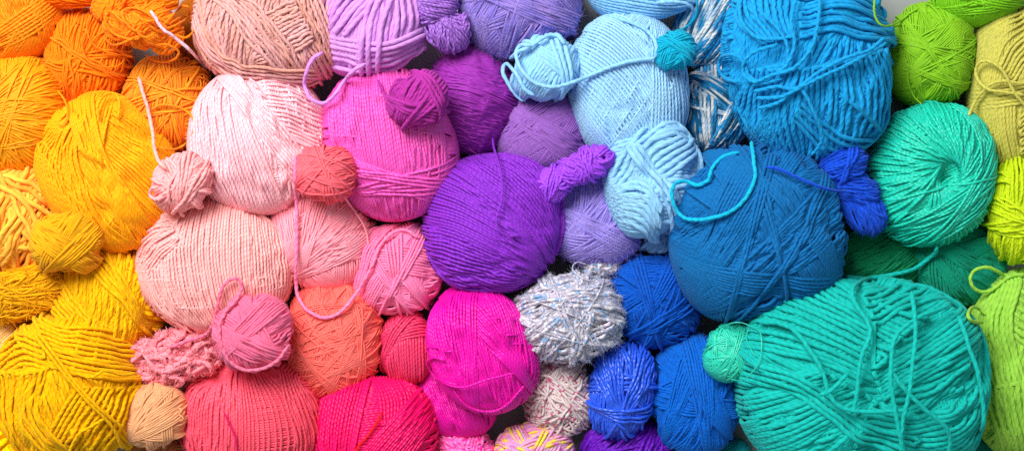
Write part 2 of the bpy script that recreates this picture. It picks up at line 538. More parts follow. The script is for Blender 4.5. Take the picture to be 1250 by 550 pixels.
LOOSE = []
def drape(e, org, st, mat0):
    """a loose strand following image points, lying on whatever is under it"""
    nm, w, pts = st[0], st[1] * 0.78, st[2]
    mat = st[3] if len(st) > 3 and st[3] else mat0
    pts = [(p[0], p[1], p[2] if len(p) > 2 else 0.0) for p in pts]
    q = spline(pts, max(1.6, w * 0.4))
    zs = np.zeros(len(q))
    for i, (px, py, l) in enumerate(q):
        z = 60.0
        for _ in range(4):
            x, y = ground_xy(px, py, z)
            z = lobe_top(x, y) + 0.62 * w + 1.0
        zs[i] = z
    m = max(1, int(7 / max(1.6, w * 0.4)))
    pad = np.pad(zs, m, mode='edge')
    zs = np.max([pad[i:i + len(zs)] for i in range(2 * m + 1)], axis=0)
    kk = np.hanning(4 * m + 3); kk /= kk.sum()
    zs = np.convolve(np.pad(zs, 2 * m + 1, mode='edge'), kk, mode='valid') + q[:, 2]
    P = np.array([[*ground_xy(px, py, z), z] for (px, py, _), z in zip(q, zs)])
    r = np.full(len(P), w * 0.5); r[0] *= 0.25; r[-1] *= 0.25; r[1] *= .8; r[-2] *= .8
    up = np.tile([0, 0, 1.0], (len(P), 1))
    rnd = np.random.default_rng(len(P) * 31 + int(w * 100))
    r *= 1 + 0.05 * np.sin(np.arange(len(P)) * 0.21) + 0.03 * rnd.standard_normal(len(P))
    P = P + np.stack([smooth(rnd.standard_normal(len(P)), 4) for _ in range(3)], 1) * w * 0.12
    V, Q, UV = tube(P, up, r, 10 if w > 3 else 6, flat=1.0, ply=2, lay_len=w * 3.6)
    nh = int(len(P) * 1.2)
    V2, Q2, UV2 = hairs(P, up, w * 0.5, rnd, nh, 3.5, 0.12)
    V, Q, UV = np.vstack([V, V2]), np.vstack([Q, Q2 + len(V)]), np.vstack([UV, UV2])
    if e is None:
        return P, V, Q, UV
    return mesh_object(nm, (V - org) * S, Q, mat, e, UV)

WORLD, KEY, SSS = 0.35, 33.0, 0.35

# ================================================================ the yarn
GROUPS = {'yarn_ball': 'yarn balls packed side by side', 'thread_ball': 'balls of fine thread', 'twisted_hank': 'small twisted hanks'}
def ball(name, label, px, py, a, b, rot, w, col, ops, cat=None, m=None, lob=None, more=(), **kw):
    """a yarn ball of one main wound lobe plus optional further lobes"""
    m = dict(m or {})
    mat = yarn_mat('yarn_%d' % (len(MATS) + 1), hx(col), w=w, **m)
    l0 = dict(a=a, b=b, rot=rot, w=w, ops=ops); l0.update(lob or {})
    kw.setdefault('group', GROUPS.get(name))
    return build(name, label, cat or name.replace('_', ' '), px, py, [l0] + [dict(x) for x in more], mat, **kw)

WOOL = dict(rough=0.85, spec=0.12, sheen=0.35)
SHINY = dict(rough=0.5, spec=0.45, sheen=0.15)
THREAD = dict(rough=0.6, spec=0.35, sheen=0.15, bump=0.5, plies=2)
FLUFF = dict(rough=0.9, spec=0.08, sheen=0.5, bump=0.4, var=0.16)
def ym(col, w, **k):
    return yarn_mat('yarn_%d' % (len(MATS) + 1), hx(col), w=w, **k)

# ---------------------------------------------------------------- big balls lying on the table
ball('yarn_ball', 'light pink barrel ball with strands fanning down from a crossing band', 318, 172, 80, 85, 0, 4.0, 'ffc2ca',
     [('sweep', 10, .5, 10), ('sweep', 100, .5, 10),
      ('tband', [[(300, 90), (350, 92), (385, 112)], [(330, 125), (365, 132), (396, 150)], [(345, 165), (375, 178), (398, 195)]], 18),
      ('tband', [[(262, 98), (246, 130), (243, 180), (265, 235)], [(280, 95), (274, 140), (282, 200), (300, 252)], [(300, 98), (312, 150), (335, 205), (350, 250)]], 26),
      ('tband', [[(268, 98), (300, 130), (335, 180), (366, 225)], [(285, 90), (325, 125), (360, 165), (384, 205)]], 8)], m=SHINY,
     loose=[('loose_strand', 5, [(264, 101, 1), (256, 90, 5), (246, 77, 10), (230, 60, 12), (212, 45, 10), (197, 34, 6), (190, 22, 8), (183, 13, 10)], ym('f3c6d2', 5, plies=2))])
ball('yarn_ball', 'hot pink barrel ball of near vertical strands tied by a sagging band', 476, 173, 76, 89, 12, 3.6, 'f058ba',
     [('sweep', 173, .45, 6), ('sweep', 98, .5, 6, -.8, .8), ('part', 'cross_band', 3.8, None), ('band', -22, -52, 5, .3, 10), ('band', 8, -54, 6, .3, 14), ('band', -8, -50, 3, .3, 4)], m=SHINY)
ball('yarn_ball', 'peach pink wide ball of pale upright strands with a gathered left end', 264, 327, 92, 78, -12, 3.6, 'ffb6b2',
     [('sweep', 5, .5, 10),
      ('tband', [[(215, 285), (190, 310), (200, 360), (240, 402)], [(255, 250), (250, 310), (262, 370), (285, 408)], [(300, 250), (308, 310), (312, 360), (310, 402)], [(330, 258), (352, 310), (356, 350), (340, 392)]], 48),
      ('tband', [[(222, 278), (195, 286), (174, 303), (176, 330)], [(232, 296), (208, 318), (196, 345), (205, 375)]], 9)], m=SHINY)
ball('yarn_ball', 'coral red ball with upright strands fanning from a dimple at its upper edge', 307, 510, 81, 72, 0, 3.4, 'f9566f',
     [('sweep', 5, .5, 10),
      ('tband', [[(266, 452), (240, 475), (230, 510), (245, 552)], [(276, 446), (268, 500), (268, 556)], [(300, 442), (310, 500), (310, 556)], [(325, 446), (372, 480), (388, 520), (380, 556)]], 42),
      ('tband', [[(340, 452), (352, 490), (362, 525), (358, 556)], [(360, 466), (380, 500), (386, 525), (378, 550)]], 7)], m=SHINY, lob=dict(hole=(122, 62, 12, .25)),
     loose=[('thread_end', 3, [(274, 503, 1), (279, 515, 1.5), (286, 530, 1.5), (290, 550, 1)], ym('e01468', 3))])
ball('yarn_ball', 'amber yellow oval ball with broad diagonal bands of strands', 138, 211, 78, 98, 33, 3.8, 'ffaa00',
     [('sweep', 60, .5, 10), ('sweep', -50, .4),
      ('tband', [[(148, 140), (185, 160), (212, 190), (230, 220)], [(140, 165), (175, 192), (205, 225), (226, 250)], [(135, 195), (165, 225), (195, 260), (215, 285)]], 18),
      ('tband', [[(112, 120), (106, 150), (112, 185)], [(146, 122), (142, 160), (138, 200)]], 10),
      ('tband', [[(90, 142), (54, 175), (52, 215), (78, 270)], [(104, 145), (80, 190), (92, 240), (125, 295)], [(118, 150), (108, 190), (125, 245), (158, 305)]], 19),
      ('tband', [[(94, 136), (116, 190), (146, 245), (172, 305)], [(122, 128), (140, 185), (170, 235), (206, 298)]], 11)], m=dict(rough=.7, spec=.25, sheen=.2),
     loose=[('loose_loop', 4, [(121, 146, 0), (119, 130, 5), (126, 118, 9), (138, 114, 9), (145, 122, 6), (145, 144, 0)])])
ball('yarn_ball', 'mustard yellow big untidy ball with long slack strands across it', 88, 474, 88, 92, 10, 5.0, 'f0b400',
     [('sweep', 5, .5, 10), ('sweep', 80, .4, 10), ('rand', 3, 6, 9, .5, .6, 10),
      ('tband', [[(60, 392), (100, 402), (140, 410), (172, 422)], [(75, 440), (105, 450), (135, 456), (168, 462)]], 10),
      ('tband', [[(112, 466), (96, 490), (78, 520)], [(170, 470), (150, 512), (122, 552)]], 10),
      ('tband', [[(0, 455), (8, 430), (36, 410), (70, 418)], [(10, 480), (22, 455), (48, 440), (78, 445)]], 6),
      ('tband', [[(4, 455), (8, 485), (22, 520), (30, 552)], [(36, 450), (30, 490), (40, 530), (56, 554)]], 7),
      ('tband', [[(46, 452), (38, 490), (52, 525), (78, 554)], [(76, 446), (64, 490), (82, 522), (108, 552)]], 8)],
     m=WOOL, lob=dict(kw=dict(mess=.18, ply=3, step=2.3, sides=10)),
     loose=[('loose_strand', 5, [(42, 408, 2), (60, 432, 3), (82, 460, 3), (108, 490, 4), (135, 518, 3), (150, 548, 2)]),
            ('loose_strand', 5, [(46, 405, 2), (66, 432, 6), (90, 464, 6), (118, 495, 6), (150, 522, 3)]),
            ('loose_strand', 4.5, [(92, 455, 2), (112, 460, 4), (128, 452, 5), (148, 457, 2), (165, 455, 0)]),
            ('loose_strand', 4.5, [(84, 552, 2), (95, 530, 4), (112, 520, 4), (128, 510, 2)])])
ball('yarn_ball', 'mustard yellow ball of upright strands behind the big untidy mustard ball', 132, 368, 66, 70, -20, 5.0, 'f0b606',
     [('sweep', 161, .5, 12), ('sweep', 86, .5, 24, -.8, .9), ('band', 140, 38, 9, .5, 20), ('band', 125, -40, 6, .5, 10)], m=WOOL, lob=dict(kw=dict(mess=.18, ply=3, step=2.3, sides=10)))
ball('yarn_ball', 'violet ball with a smooth diagonal panel over gathered horizontal strands', 603, 273, 82, 81, 0, 3.8, '8c2cc4',
     [('sweep', 80, .4), ('sweep', 5, .4),
      ('tband', [[(548, 206), (580, 224), (615, 250), (645, 285)], [(522, 268), (560, 278), (610, 302), (660, 325)], [(535, 335), (570, 350), (615, 356), (655, 340)]], 36),
      ('tband', [[(556, 205), (600, 232), (640, 272), (668, 322)], [(590, 192), (630, 214), (665, 255), (684, 300)], [(620, 190), (655, 208), (682, 245), (690, 285)]], 22)], m=dict(rough=.6, spec=.3, sheen=.25),
     loose=[('loose_strand', 3.2, [(601, 168, 6), (603, 182, 4), (609, 200, 1), (613, 222, 1), (612, 245, 1), (606, 268, 1), (610, 282, 1), (622, 288, 1), (636, 286, 0)])])
ball('yarn_ball', 'magenta tall skein of long slanting strands with a slack loop on its lower left', 590, 424, 60, 77, 18, 3.2, 'ec00ab',
     [('sweep', 181, .5), ('sweep', 106, .55, 14, -.9, .9), ('band', 128, -26, 10, .5, 10), ('band', 96, 22, 10, .5, 12)], m=SHINY, z=78,
     more=[dict(part='lower_winding', dx=-28, dy=62, dz=-38, a=55, b=44, c=38, rot=-5, w=3.0, mat=ym('e0009f', 3.0, **SHINY), ops=[('sweep', 20, .5), ('sweep', 114, .5, 12)])],  # lower winding: same magenta yarn, its shade put into a slightly darker colour
     loose=[('loose_loop', 3.6, [(560, 470, 0), (535, 462, 3), (524, 450, 6), (522, 441, 5), (530, 436, 3), (544, 440, 1)]),
            ('loose_strand', 3.6, [(524, 450, 5), (540, 466, 4), (566, 472, 3), (594, 463, 2), (628, 455, 0)]),
            ('loose_strand', 3.6, [(553, 475, 1), (570, 495, 3), (598, 502, 3), (620, 492, 1), (640, 470, 1)])])
ball('yarn_ball', 'crimson pink ball at the bottom with a bright red thread end on it', 457, 526, 72, 67, 0, 3.6, 'f8006c',
     [('sweep', 5, .5, 8),
      ('tband', [[(402, 476), (384, 520), (392, 556)], [(425, 462), (412, 510), (412, 556)], [(455, 458), (446, 500), (435, 556)]], 18),
      ('tband', [[(452, 458), (466, 480), (470, 512)], [(500, 470), (515, 490), (510, 515)]], 12),
      ('tband', [[(508, 478), (470, 518), (436, 556)], [(530, 510), (506, 540), (492, 562)]], 15)], m=SHINY,
     loose=[('red_thread', 3.4, [(466, 502, 1), (460, 515, 1.5), (450, 530, 1.5), (440, 541, 1), (433, 552, 1)], ym('ff1a1a', 3.4))])
ball('yarn_ball', 'pale blue tall barrel ball with slanting strands and a long upright band', 768, 106, 68, 88, 6, 3.4, '9ccdf0',
     [('sweep', 60, .5, 10),
      ('tband', [[(738, 20), (765, 32), (790, 62), (812, 100)], [(700, 50), (740, 72), (775, 110), (800, 160)], [(695, 95), (715, 125), (745, 165), (775, 196)], [(702, 140), (718, 162), (735, 182)]], 41),
      ('tband', [[(788, 30), (791, 90), (789, 140), (786, 192)], [(815, 40), (830, 90), (838, 140), (830, 185)]], 13)], m=dict(rough=.7, spec=.25, sheen=.3))
ball('yarn_ball', 'cerulean blue very large ball with tangled slack loops over its left side', 990, 72, 99, 120, 8, 5.8, '189ad4',
     [('sweep', 5, .4, 10), ('sweep', 80, .4, 10), ('rand', 3, 6, 10, .5, .6, 12),
      ('tband', [[(965, 10), (1010, 2), (1050, 10), (1092, 25)], [(965, 55), (1000, 45), (1040, 52), (1088, 55)]], 8),
      ('tband', [[(912, 90), (904, 130), (925, 172), (970, 198)], [(985, 90), (985, 140), (990, 198)], [(1075, 65), (1090, 110), (1076, 160), (1045, 192)]], 27),
      ('tband', [[(900, -8), (902, 30), (922, 60)], [(962, -8), (956, 30), (960, 52)]], 9),
      ('tband', [[(966, 128), (990, 150), (1020, 164), (1056, 165)], [(962, 145), (985, 170), (1010, 184), (1036, 187)]], 4)],
     m=WOOL, lob=dict(kw=dict(mess=.16, ply=3, step=2.4, sides=10)),
     loose=[('loose_loop', 5.6, [(903, 100, 7), (886, 96, 9), (877, 84, 12), (881, 70, 13), (896, 67, 12), (908, 76, 8), (914, 92, 5), (930, 101, 2), (955, 96, 1)]),
            ('loose_loop', 5.6, [(950, 55, 3), (925, 62, 6), (910, 74, 9), (908, 90, 8), (922, 100, 6), (942, 92, 5), (968, 84, 4), (990, 60, 2), (998, 30, 2), (1002, -5, 1)]),
            ('loose_strand', 5.6, [(905, -5, 2), (903, 15, 3), (910, 34, 3), (925, 46, 3), (945, 48, 2), (972, 44, 2)]),
            ('loose_strand', 5.6, [(972, -5, 3), (966, 25, 4), (970, 52, 4), (960, 80, 3), (938, 96, 3), (918, 104, 2)]),
            ('loose_strand', 5.6, [(920, 112, 2), (948, 106, 3), (972, 108, 3), (1000, 88, 3), (1030, 72, 3), (1060, 62, 2), (1080, 46, 0)]),
            ('loose_strand', 5.6, [(922, 120, 2), (955, 118, 3), (982, 104, 4), (1012, 90, 4), (1045, 74, 3), (1082, 52, 0)]),
            ('loose_strand', 5.6, [(925, 132, 2), (950, 126, 2), (975, 108, 2), (995, 140, 2), (1004, 170, 1), (990, 190, 0)]),
            ('loose_strand', 5.6, [(930, 16, 3), (950, 36, 3), (962, 60, 3), (958, 90, 2)])])
ball('yarn_ball', 'deep blue largest round ball of plied wool with crossing bands', 925, 288, 103, 109, 0, 4.4, '0769a8',
     [('sweep', 30, .4, 10), ('rand', 5, 10, 16, .6, .6, 10), ('band', -50, 30, 16, .5, 10), ('band', 60, 52, 16, .5, 12), ('band', 125, -60, 10, .5, 8), ('band', 40, -35, 16, .5, 8), ('band', -12, -62, 8, .5, 8), ('band', 105, -10, 3, .4, 6), ('band', 60, -45, 3, .4, 4), ('band', 75, 20, 3, .5, 3)],
     m=dict(rough=.75, spec=.2, sheen=.3, bump=.5), lob=dict(kw=dict(ply=3, step=2.2, sides=9)), fuzz=dict(n=900, len=5, t=.2))
ball('yarn_ball', 'teal green huge untidy ball of thick plied yarn with slack strands over it', 1054, 468, 150, 118, 0, 6.2, '0bb6aa',
     [('sweep', 100, .4, 8), ('sweep', 20, .35, 8), ('rand', 2, 7, 10, .5, .4, 12),
      ('tband', [[(1060, 420), (1110, 402), (1150, 392), (1190, 400)], [(1020, 470), (1070, 480), (1120, 470), (1165, 440)]], 8),
      ('tband', [[(912, 462), (945, 454), (985, 444)], [(905, 505), (955, 486), (1015, 460)], [(920, 552), (980, 522), (1050, 482)]], 15),
      ('tband', [[(1010, 345), (1040, 362), (1075, 380), (1110, 390)], [(955, 372), (1000, 385), (1040, 402), (1068, 418)], [(910, 428), (950, 428), (1000, 440), (1050, 462)]], 16),
      ('tband', [[(1042, 368), (1090, 352), (1140, 354), (1184, 380)], [(1050, 395), (1095, 378), (1140, 378), (1178, 402)]], 6),
      ('tband', [[(1045, 442), (1085, 420), (1130, 398), (1170, 380)], [(1060, 478), (1110, 452), (1150, 432), (1194, 410)]], 8),
      ('tband', [[(1040, 490), (1100, 500), (1150, 485), (1182, 450), (1190, 412)], [(1020, 555), (1090, 550), (1150, 535), (1192, 500), (1204, 450)]], 10),
      ('tband', [[(906, 440), (960, 452), (1000, 478), (1045, 510), (1100, 522)], [(906, 460), (955, 470), (995, 496), (1035, 526), (1080, 540)]], 4),
      ('tband', [[(1165, 372), (1190, 410), (1197, 450), (1190, 500), (1165, 552)], [(1180, 375), (1204, 410), (1212, 455), (1206, 505), (1185, 556)]], 4)],
     m=dict(rough=.75, spec=.2, sheen=.3, bump=.5), lob=dict(p=2.5, kw=dict(mess=.14, ply=3, step=2.4, sides=12)),
     loose=[('loose_strand', 6.4, [(1145, 300, 4), (1138, 312, 4), (1115, 328, 3), (1085, 336, 4), (1058, 340, 6), (1042, 350, 8), (1041, 362, 6), (1048, 376, 3), (1058, 390, 2), (1062, 408, 2), (1052, 435, 2), (1048, 460, 2), (1042, 500, 1), (1030, 500, 1)]),
            ('loose_strand', 6.4, [(1113, 355, 3), (1116, 380, 3), (1118, 410, 4), (1114, 445, 4), (1110, 480, 4), (1102, 515, 3), (1100, 552, 2)]),
            ('loose_strand', 6.4, [(1160, 372, 2), (1120, 388, 3), (1094, 410, 4), (1088, 440, 4), (1088, 470, 4), (1094, 505, 3), (1104, 555, 2)]),
            ('loose_strand', 6.4, [(1090, 455, 3), (1105, 475, 4), (1130, 500, 4), (1155, 522, 3), (1160, 540, 2), (1156, 560, 1)]),
            ('loose_strand', 6.4, [(1170, 385, 0), (1182, 420, 2), (1192, 450, 6), (1200, 490, 8), (1200, 520, 10), (1185, 542, 10), (1170, 552, 8)]),
            ('loose_strand', 6.4, [(1000, 482, 2), (1012, 478, 3), (1025, 466, 3), (1035, 455, 2)]),
            ('loose_strand', 6.4, [(925, 392, 2), (965, 400, 3), (1000, 445, 3), (1020, 492, 3), (1060, 502, 2), (1110, 500, 1)])])
ball('yarn_ball', 'turquoise shiny ball with strands swirling out of a deep central hole', 1134, 214, 74, 85, -8, 3.4, '16ccb0',
     [('sweep', 30, .5, 10), ('swirl', 0, 9, 12, 1.0, 0), ('tband', [[(1150, 138), (1172, 165), (1178, 200), (1164, 235), (1130, 262), (1080, 282)], [(1168, 136), (1196, 172), (1202, 210), (1188, 248), (1150, 278), (1112, 300)]], 8), ('band', 30, -50, 7, .5, 6), ('band', 55, -56, 6, .5, 4), ('band', 12, -22, 1, .3, 0)], m=dict(rough=.45, spec=.5, sheen=.2), lob=dict(hole=(0, 9, 13, .35), level=.6, kw=dict(mess=.2)))
ball('yarn_ball', 'dusty rose and tan big wool ball of wavy strands above the light pink ball', 332, 27, 92, 80, -8, 4.6, 'e4acac',
     [('sweep', 80, .4, 10), ('rand', 3, 6, 10, .5, .6, 12),
      ('tband', [[(250, 0), (245, 30), (262, 66)], [(285, 10), (280, 45), (290, 80)]], 8),
      ('tband', [[(386, -10), (400, 30), (418, 80)], [(345, -10), (352, 30), (380, 95)]], 11),
      ('tband', [[(312, 38), (340, 22), (366, 10)], [(322, 80), (355, 72), (386, 52)]], 12),
      ('tband', [[(255, -8), (290, 25), (320, 62), (352, 98)], [(288, -12), (322, 15), (356, 55), (380, 92)]], 8),
      ('tband', [[(252, 8), (266, 48), (292, 74), (336, 84), (385, 84)], [(245, 35), (262, 68), (290, 92), (340, 102), (390, 98)]], 6)], m=dict(WOOL, col2='da9c8c', ramp_len=900),
     lob=dict(kw=dict(mess=.45), lumpy=.06), fuzz=dict(n=700, len=5, t=.2))
ball('yarn_ball', 'lilac chunky ball of thick smooth strands with a loop hanging at its side', 455, 24, 69, 66, 0, 6.6, 'd694e0',
     [('sweep', 80, .5, 10),
      ('tband', [[(462, -12), (455, 30), (448, 66)], [(508, -5), (518, 25), (512, 58)]], 8),
      ('tband', [[(390, 30), (405, 0), (440, -22)], [(425, 48), (450, 20), (480, -12)]], 8),
      ('tband', [[(384, 35), (420, 52), (470, 56), (522, 36)], [(392, 66), (430, 80), (475, 84), (522, 60)]], 6),
      ('tband', [[(466, -10), (450, 30), (444, 84)], [(475, -8), (458, 30), (452, 84)]], 2),
      ('tband', [[(486, -8), (470, 36), (462, 84)], [(486, -8), (470, 36), (462, 84)]], 1)],
     m=dict(rough=.8, spec=.15, sheen=.4, bump=.35), z=84,
     loose=[('loose_loop', 6, [(394, 64, 2), (382, 72, 4), (374, 88, 6), (372, 105, 6), (380, 121, 8), (395, 126, 14), (408, 117, 22), (418, 102, 24), (432, 86, 22), (446, 78, 12)])])
ball('yarn_ball', 'periwinkle fluffy mohair ball at the top edge', 637, 3, 74, 66, 0, 3.0, '7f70c4',
     [('sweep', 60, .5, 20), ('rand', 14, 5, 10, .6, .7, 14)], m=dict(FLUFF, col2='9c83cb'), fuzz=dict(n=3500, len=9, t=.25, lay=.6))
ball('thread_cone', 'purple thread cone with pointed corners and tight fine strands', 574, 121, 62, 70, 8, 1.9, '9a2ba4',
     [('sweep', 75, .1), ('sweep', -16, .05), ('part', 'cross_band', 2.0, None), ('tband', [[(512, 92), (560, 100), (600, 112), (640, 128)], [(510, 104), (560, 112), (600, 124), (636, 142)]], 7)], m=dict(THREAD, var=.06), lob=dict(p=1.4, lumpy=.01, c=58, kw=dict(mess=.04)), fuzz=dict(n=200, len=3, t=.1), cat='thread cone')
ball('yarn_ball', 'dusty violet soft ball under the small pale blue ball', 666, 166, 55, 52, 0, 2.4, '9561b4',
     [('sweep', 30, .5, 10), ('rand', 12, 7, 13, .6, .7, 12), ('band', -32, 0, 14, .5, 10), ('band', 35, 30, 8, .5, 10)], m=FLUFF, fuzz=dict(n=1500, len=6, t=.2))
ball('yarn_ball', 'lavender fluffy ball below the bright violet twisted hank', 728, 268, 56, 55, 0, 2.8, '9484d4',
     [('sweep', 120, .5, 10), ('rand', 12, 5, 9, .6, .7, 14), ('band', -28, -14, 8, .4, 14)], m=dict(FLUFF, col2='a38fdb'), fuzz=dict(n=3000, len=8, t=.24, lay=.6))
ball('yarn_ball', 'salmon pink ball of fine strands under the small coral ball', 393, 290, 62, 61, 0, 2.5, 'ffa0ae',
     [('sweep', 110, .5, 12), ('rand', 7, 8, 16, .6, .7, 12), ('band', 110, 42, 12, .5, 10), ('band', 40, -14, 14, .5, 16), ('band', 75, 10, 8, .5, 12), ('band', 28, -40, 6, .5, 8)], m=dict(rough=.65, spec=.3, sheen=.3), fuzz=dict(n=400, len=4, t=.15),
     loose=[('loose_strand', 3.2, [(420, 240, 1), (436, 262, 1), (446, 280, 1), (450, 300, 0)])])
ball('yarn_ball', 'bubblegum pink round ball with crossing flat bands of strands', 484, 329, 55, 57, 0, 3.0, 'ff84b2',
     [('sweep', 10, .5, 10), ('rand', 5, 5, 9, .6, .6, 10), ('band', -8, 12, 10, .5, 8), ('band', 95, -4, 5, .4, 14), ('band', 122, 14, 4, .4, 8), ('band', 62, -14, 4, .4, 6), ('band', 70, 42, 7, .6, 8)], m=dict(rough=.65, spec=.3, sheen=.3), fuzz=dict(n=500, len=4, t=.16),
     loose=[('loose_loop', 5.2, [(361, 190, 3), (360, 215, 4), (362, 250, 3), (362, 300, 3), (361, 335, 4), (363, 358, 5), (373, 376, 5), (392, 387, 4), (410, 384, 3), (424, 372, 4), (440, 350, 4), (455, 322, 3), (464, 300, 2), (478, 285, 2), (495, 281, 1), (510, 290, 0)], ym('fb86b2', 5.2, plies=2))])
ball('thread_ball', 'coral orange ball of fine crisscrossed thread', 408, 415, 60, 70, 0, 1.7, 'fc7066',
     [('sweep', 80, .5, 10), ('rand', 60, 2, 6, .7, .8, 20), ('band', 95, 4, 8, .5, 6), ('band', 60, 44, 6, .6, 6), ('rand', 30, 1, 3, .7, .8, 10)], m=dict(THREAD, var=.14), cat='thread ball')
ball('thread_ball', 'golden thread ball at the left edge with strands fanning from its middle', 14, 143, 68, 73, 0, 1.8, 'f6a208',
     [('sweep', 80, .5, 10), ('rand', 30, 3, 7, .8, .5, 24), ('band', 20, 0, 24, .8, 80), ('band', -30, -10, 20, .8, 70), ('band', 8, -42, 3, .5, 3), ('rand', 10, 1, 3, .8, .4, 20)], m=dict(THREAD, var=.12), cat='thread ball',
     loose=[('loose_strand', 2.6, [(70, 110, 1), (80, 125, 1), (82, 142, 1), (76, 152, 1), (70, 150, 0)])])
ball('yarn_ball', 'orange corner ball of smooth strands curving round to a dimple', 10, 14, 66, 61, 0, 4.0, 'ff8f0a',
     [('sweep', 195, .6, 10), ('sweep', 120, .6, 16, -.8, .8), ('band', 62, -46, 5, .7, 6), ('band', 30, -42, 8, .6, 10)], m=dict(rough=.7, spec=.25, sheen=.2))
ball('yarn_ball', 'deep orange ball of thin slack strands fanning upright', 106, 70, 53, 57, 0, 2.5, 'f48410',
     [('sweep', 160, .5, 10), ('sweep', 85, .6, 30, -.9, .9), ('band', 100, 15, 8, .5, 20), ('band', 70, -15, 8, .5, 20), ('rand', 5, 2, 4, .5, .4, 10)], m=WOOL, lob=dict(kw=dict(mess=.5)),
     loose=[('loose_loop', 2.6, [(105, 40, 1), (100, 55, 2), (108, 75, 3), (128, 82, 3), (145, 80, 4), (152, 70, 3), (148, 62, 2)]), ('loose_strand', 2.6, [(110, 18, 2), (106, 35, 3), (112, 52, 3), (126, 62, 3), (150, 68, 2)])])
ball('yarn_ball', 'vivid orange ball peeking in at the top edge beside the corner ball', 90, -22, 46, 34, 0, 3.6, 'ff7400',
     [('sweep', 5, .5, 10), ('band', -8, -14, 10, .5, 10)], m=WOOL, z=80)
ball('yarn_ball', 'golden orange ball of loosely crossed strands under the messy orange bow', 204, 128, 54, 58, 0, 2.5, 'f6a01c',
     [('sweep', 80, .5, 10), ('rand', 8, 4, 8, .6, .7, 14), ('band', 84, 8, 14, .5, 18), ('band', 62, 30, 7, .5, 10), ('band', 98, -20, 7, .5, 14), ('rand', 6, 1, 3, .6, .6, 8)], m=dict(rough=.65, spec=.3, sheen=.2, col2='ea7a16', ramp_len=300), lob=dict(kw=dict(mess=.3)),
     loose=[('loose_loop', 3.4, [(184, 134, 1), (198, 128, 2), (218, 131, 2), (234, 142, 2), (236, 160, 2), (226, 176, 2), (208, 183, 2), (190, 178, 1)])])
ball('yarn_ball', 'brown orange fuzzy ball half hidden behind the orange bow', 246, 40, 34, 40, 0, 3.0, 'a8590f',
     [('sweep', 60, .5, 10), ('rand', 6, 4, 8, .6, .6, 10)], m=FLUFF, lob=dict(c=26), fuzz=dict(n=1200, len=6, t=.22))
ball('yarn_ball', 'pale yellow to orange chunky ball of tangled thick strands at the left edge', 22, 266, 62, 68, 0, 6.4, 'ffc64a',
     [('sweep', 70, .5, 14), ('rand', 7, 2, 5, .4, .7, 16), ('band', 75, 4, 5, .6, 14), ('band', -30, 40, 3, .3, 14), ('band', 60, 45, 3, .3, 10), ('band', -55, 20, 2, .3, 10)],
     m=dict(rough=.85, spec=.12, sheen=.3, bump=.35, col2='ffa63a', ramp_len=160), lob=dict(kw=dict(mess=.5), lumpy=.06))
ball('yarn_ball', 'pale orange striped ball peeking in at the left edge', -10, 418, 50, 46, 0, 3.4, 'ffb84c',
     [('sweep', 40, .5, 10), ('band', 48, 0, 16, .5, 14)], m=dict(rough=.75, spec=.2, sheen=.2, col2='ffd890', ramp_len=120))
ball('yarn_ball', 'bright yellow chunky ball in the bottom corner below the untidy mustard ball', 10, 560, 56, 50, 0, 6.0, 'ffcd00',
     [('sweep', 20, .5, 10), ('rand', 4, 3, 6, .5, .6, 12)], m=WOOL, lob=dict(kw=dict(mess=.5)), z=70)
ball('yarn_ball', 'sky blue soft ball cut off by the top edge beside the grey gap', 786, -14, 70, 40, -4, 4.6, '86c3ec',
     [('sweep', 69, .5, 10), ('sweep', -6, .6, 14, -.9, .9)], m=dict(WOOL), fuzz=dict(n=500, len=5, t=.2), z=64,
     loose=[('loose_strand', 5.5, [(741, 19, -8), (760, 24, 0), (780, 32, 2), (794, 42, 2), (801, 56, 1), (800, 72, 0)], ym('8ec8f0', 5.5, plies=2)),
            ('loose_strand', 5.5, [(800, 4, 6), (822, 2, 10), (840, 6, 10), (848, 16, 6)], ym('8ec8f0', 5.5, plies=2))])
VAR_BLUE = ['2f8fc2', '0d6ea5', '16506e', '2b88b8', 'cfd2d0', '1e83b5', '1c5c7c', '3a94c4']
ball('yarn_ball', 'variegated blue and white ball at the top beside the cerulean ball', 866, 26, 41, 58, -14, 4.2, '2a86b8',
     [('sweep', 62, .5, 10), ('band', 66, 0, 14, .5, 10), ('band', 58, -12, 8, .5, 6)], m=dict(WOOL, ramp=[hx(c) for c in VAR_BLUE], ramp_len=110), fuzz=dict(n=500, len=5, t=.2))
ball('yarn_ball', 'variegated blue and white ball above the deep blue largest ball', 878, 134, 45, 50, 0, 4.2, '2a86b8',
     [('sweep', 80, .5, 10), ('rand', 4, 5, 8, .5, .5, 10), ('band', 92, 18, 7, .5, 10), ('band', -38, 16, 8, .5, 8), ('band', 60, -22, 7, .5, 10)], m=dict(WOOL, ramp=[hx(c) for c in VAR_BLUE], ramp_len=110), fuzz=dict(n=600, len=5, t=.2))
ball('yarn_ball', 'royal blue matte ball between the speckled grey ball and the deep blue ball', 797, 367, 55, 58, 0, 3.6, '0a56bc',
     [('sweep', -10, .5, 10), ('rand', 7, 5, 9, .6, .6, 12), ('band', -8, 36, 8, .5, 10), ('band', 60, 0, 5, .4, 10), ('band', 105, 8, 4, .4, 10), ('band', 30, -30, 6, .5, 8)], m=WOOL, fuzz=dict(n=1000, len=6, t=.2))
ball('yarn_ball', 'royal blue tall fuzzy ball at the bottom beside the teal ball', 850, 481, 55, 69, -6, 3.4, '0a66ca',
     [('sweep', 100, .5, 10), ('rand', 6, 5, 9, .6, .6, 12), ('band', 125, -8, 14, .5, 14), ('band', 70, 26, 9, .5, 14), ('band', 96, -6, 9, .5, 12)], m=WOOL, fuzz=dict(n=1200, len=6, t=.2))
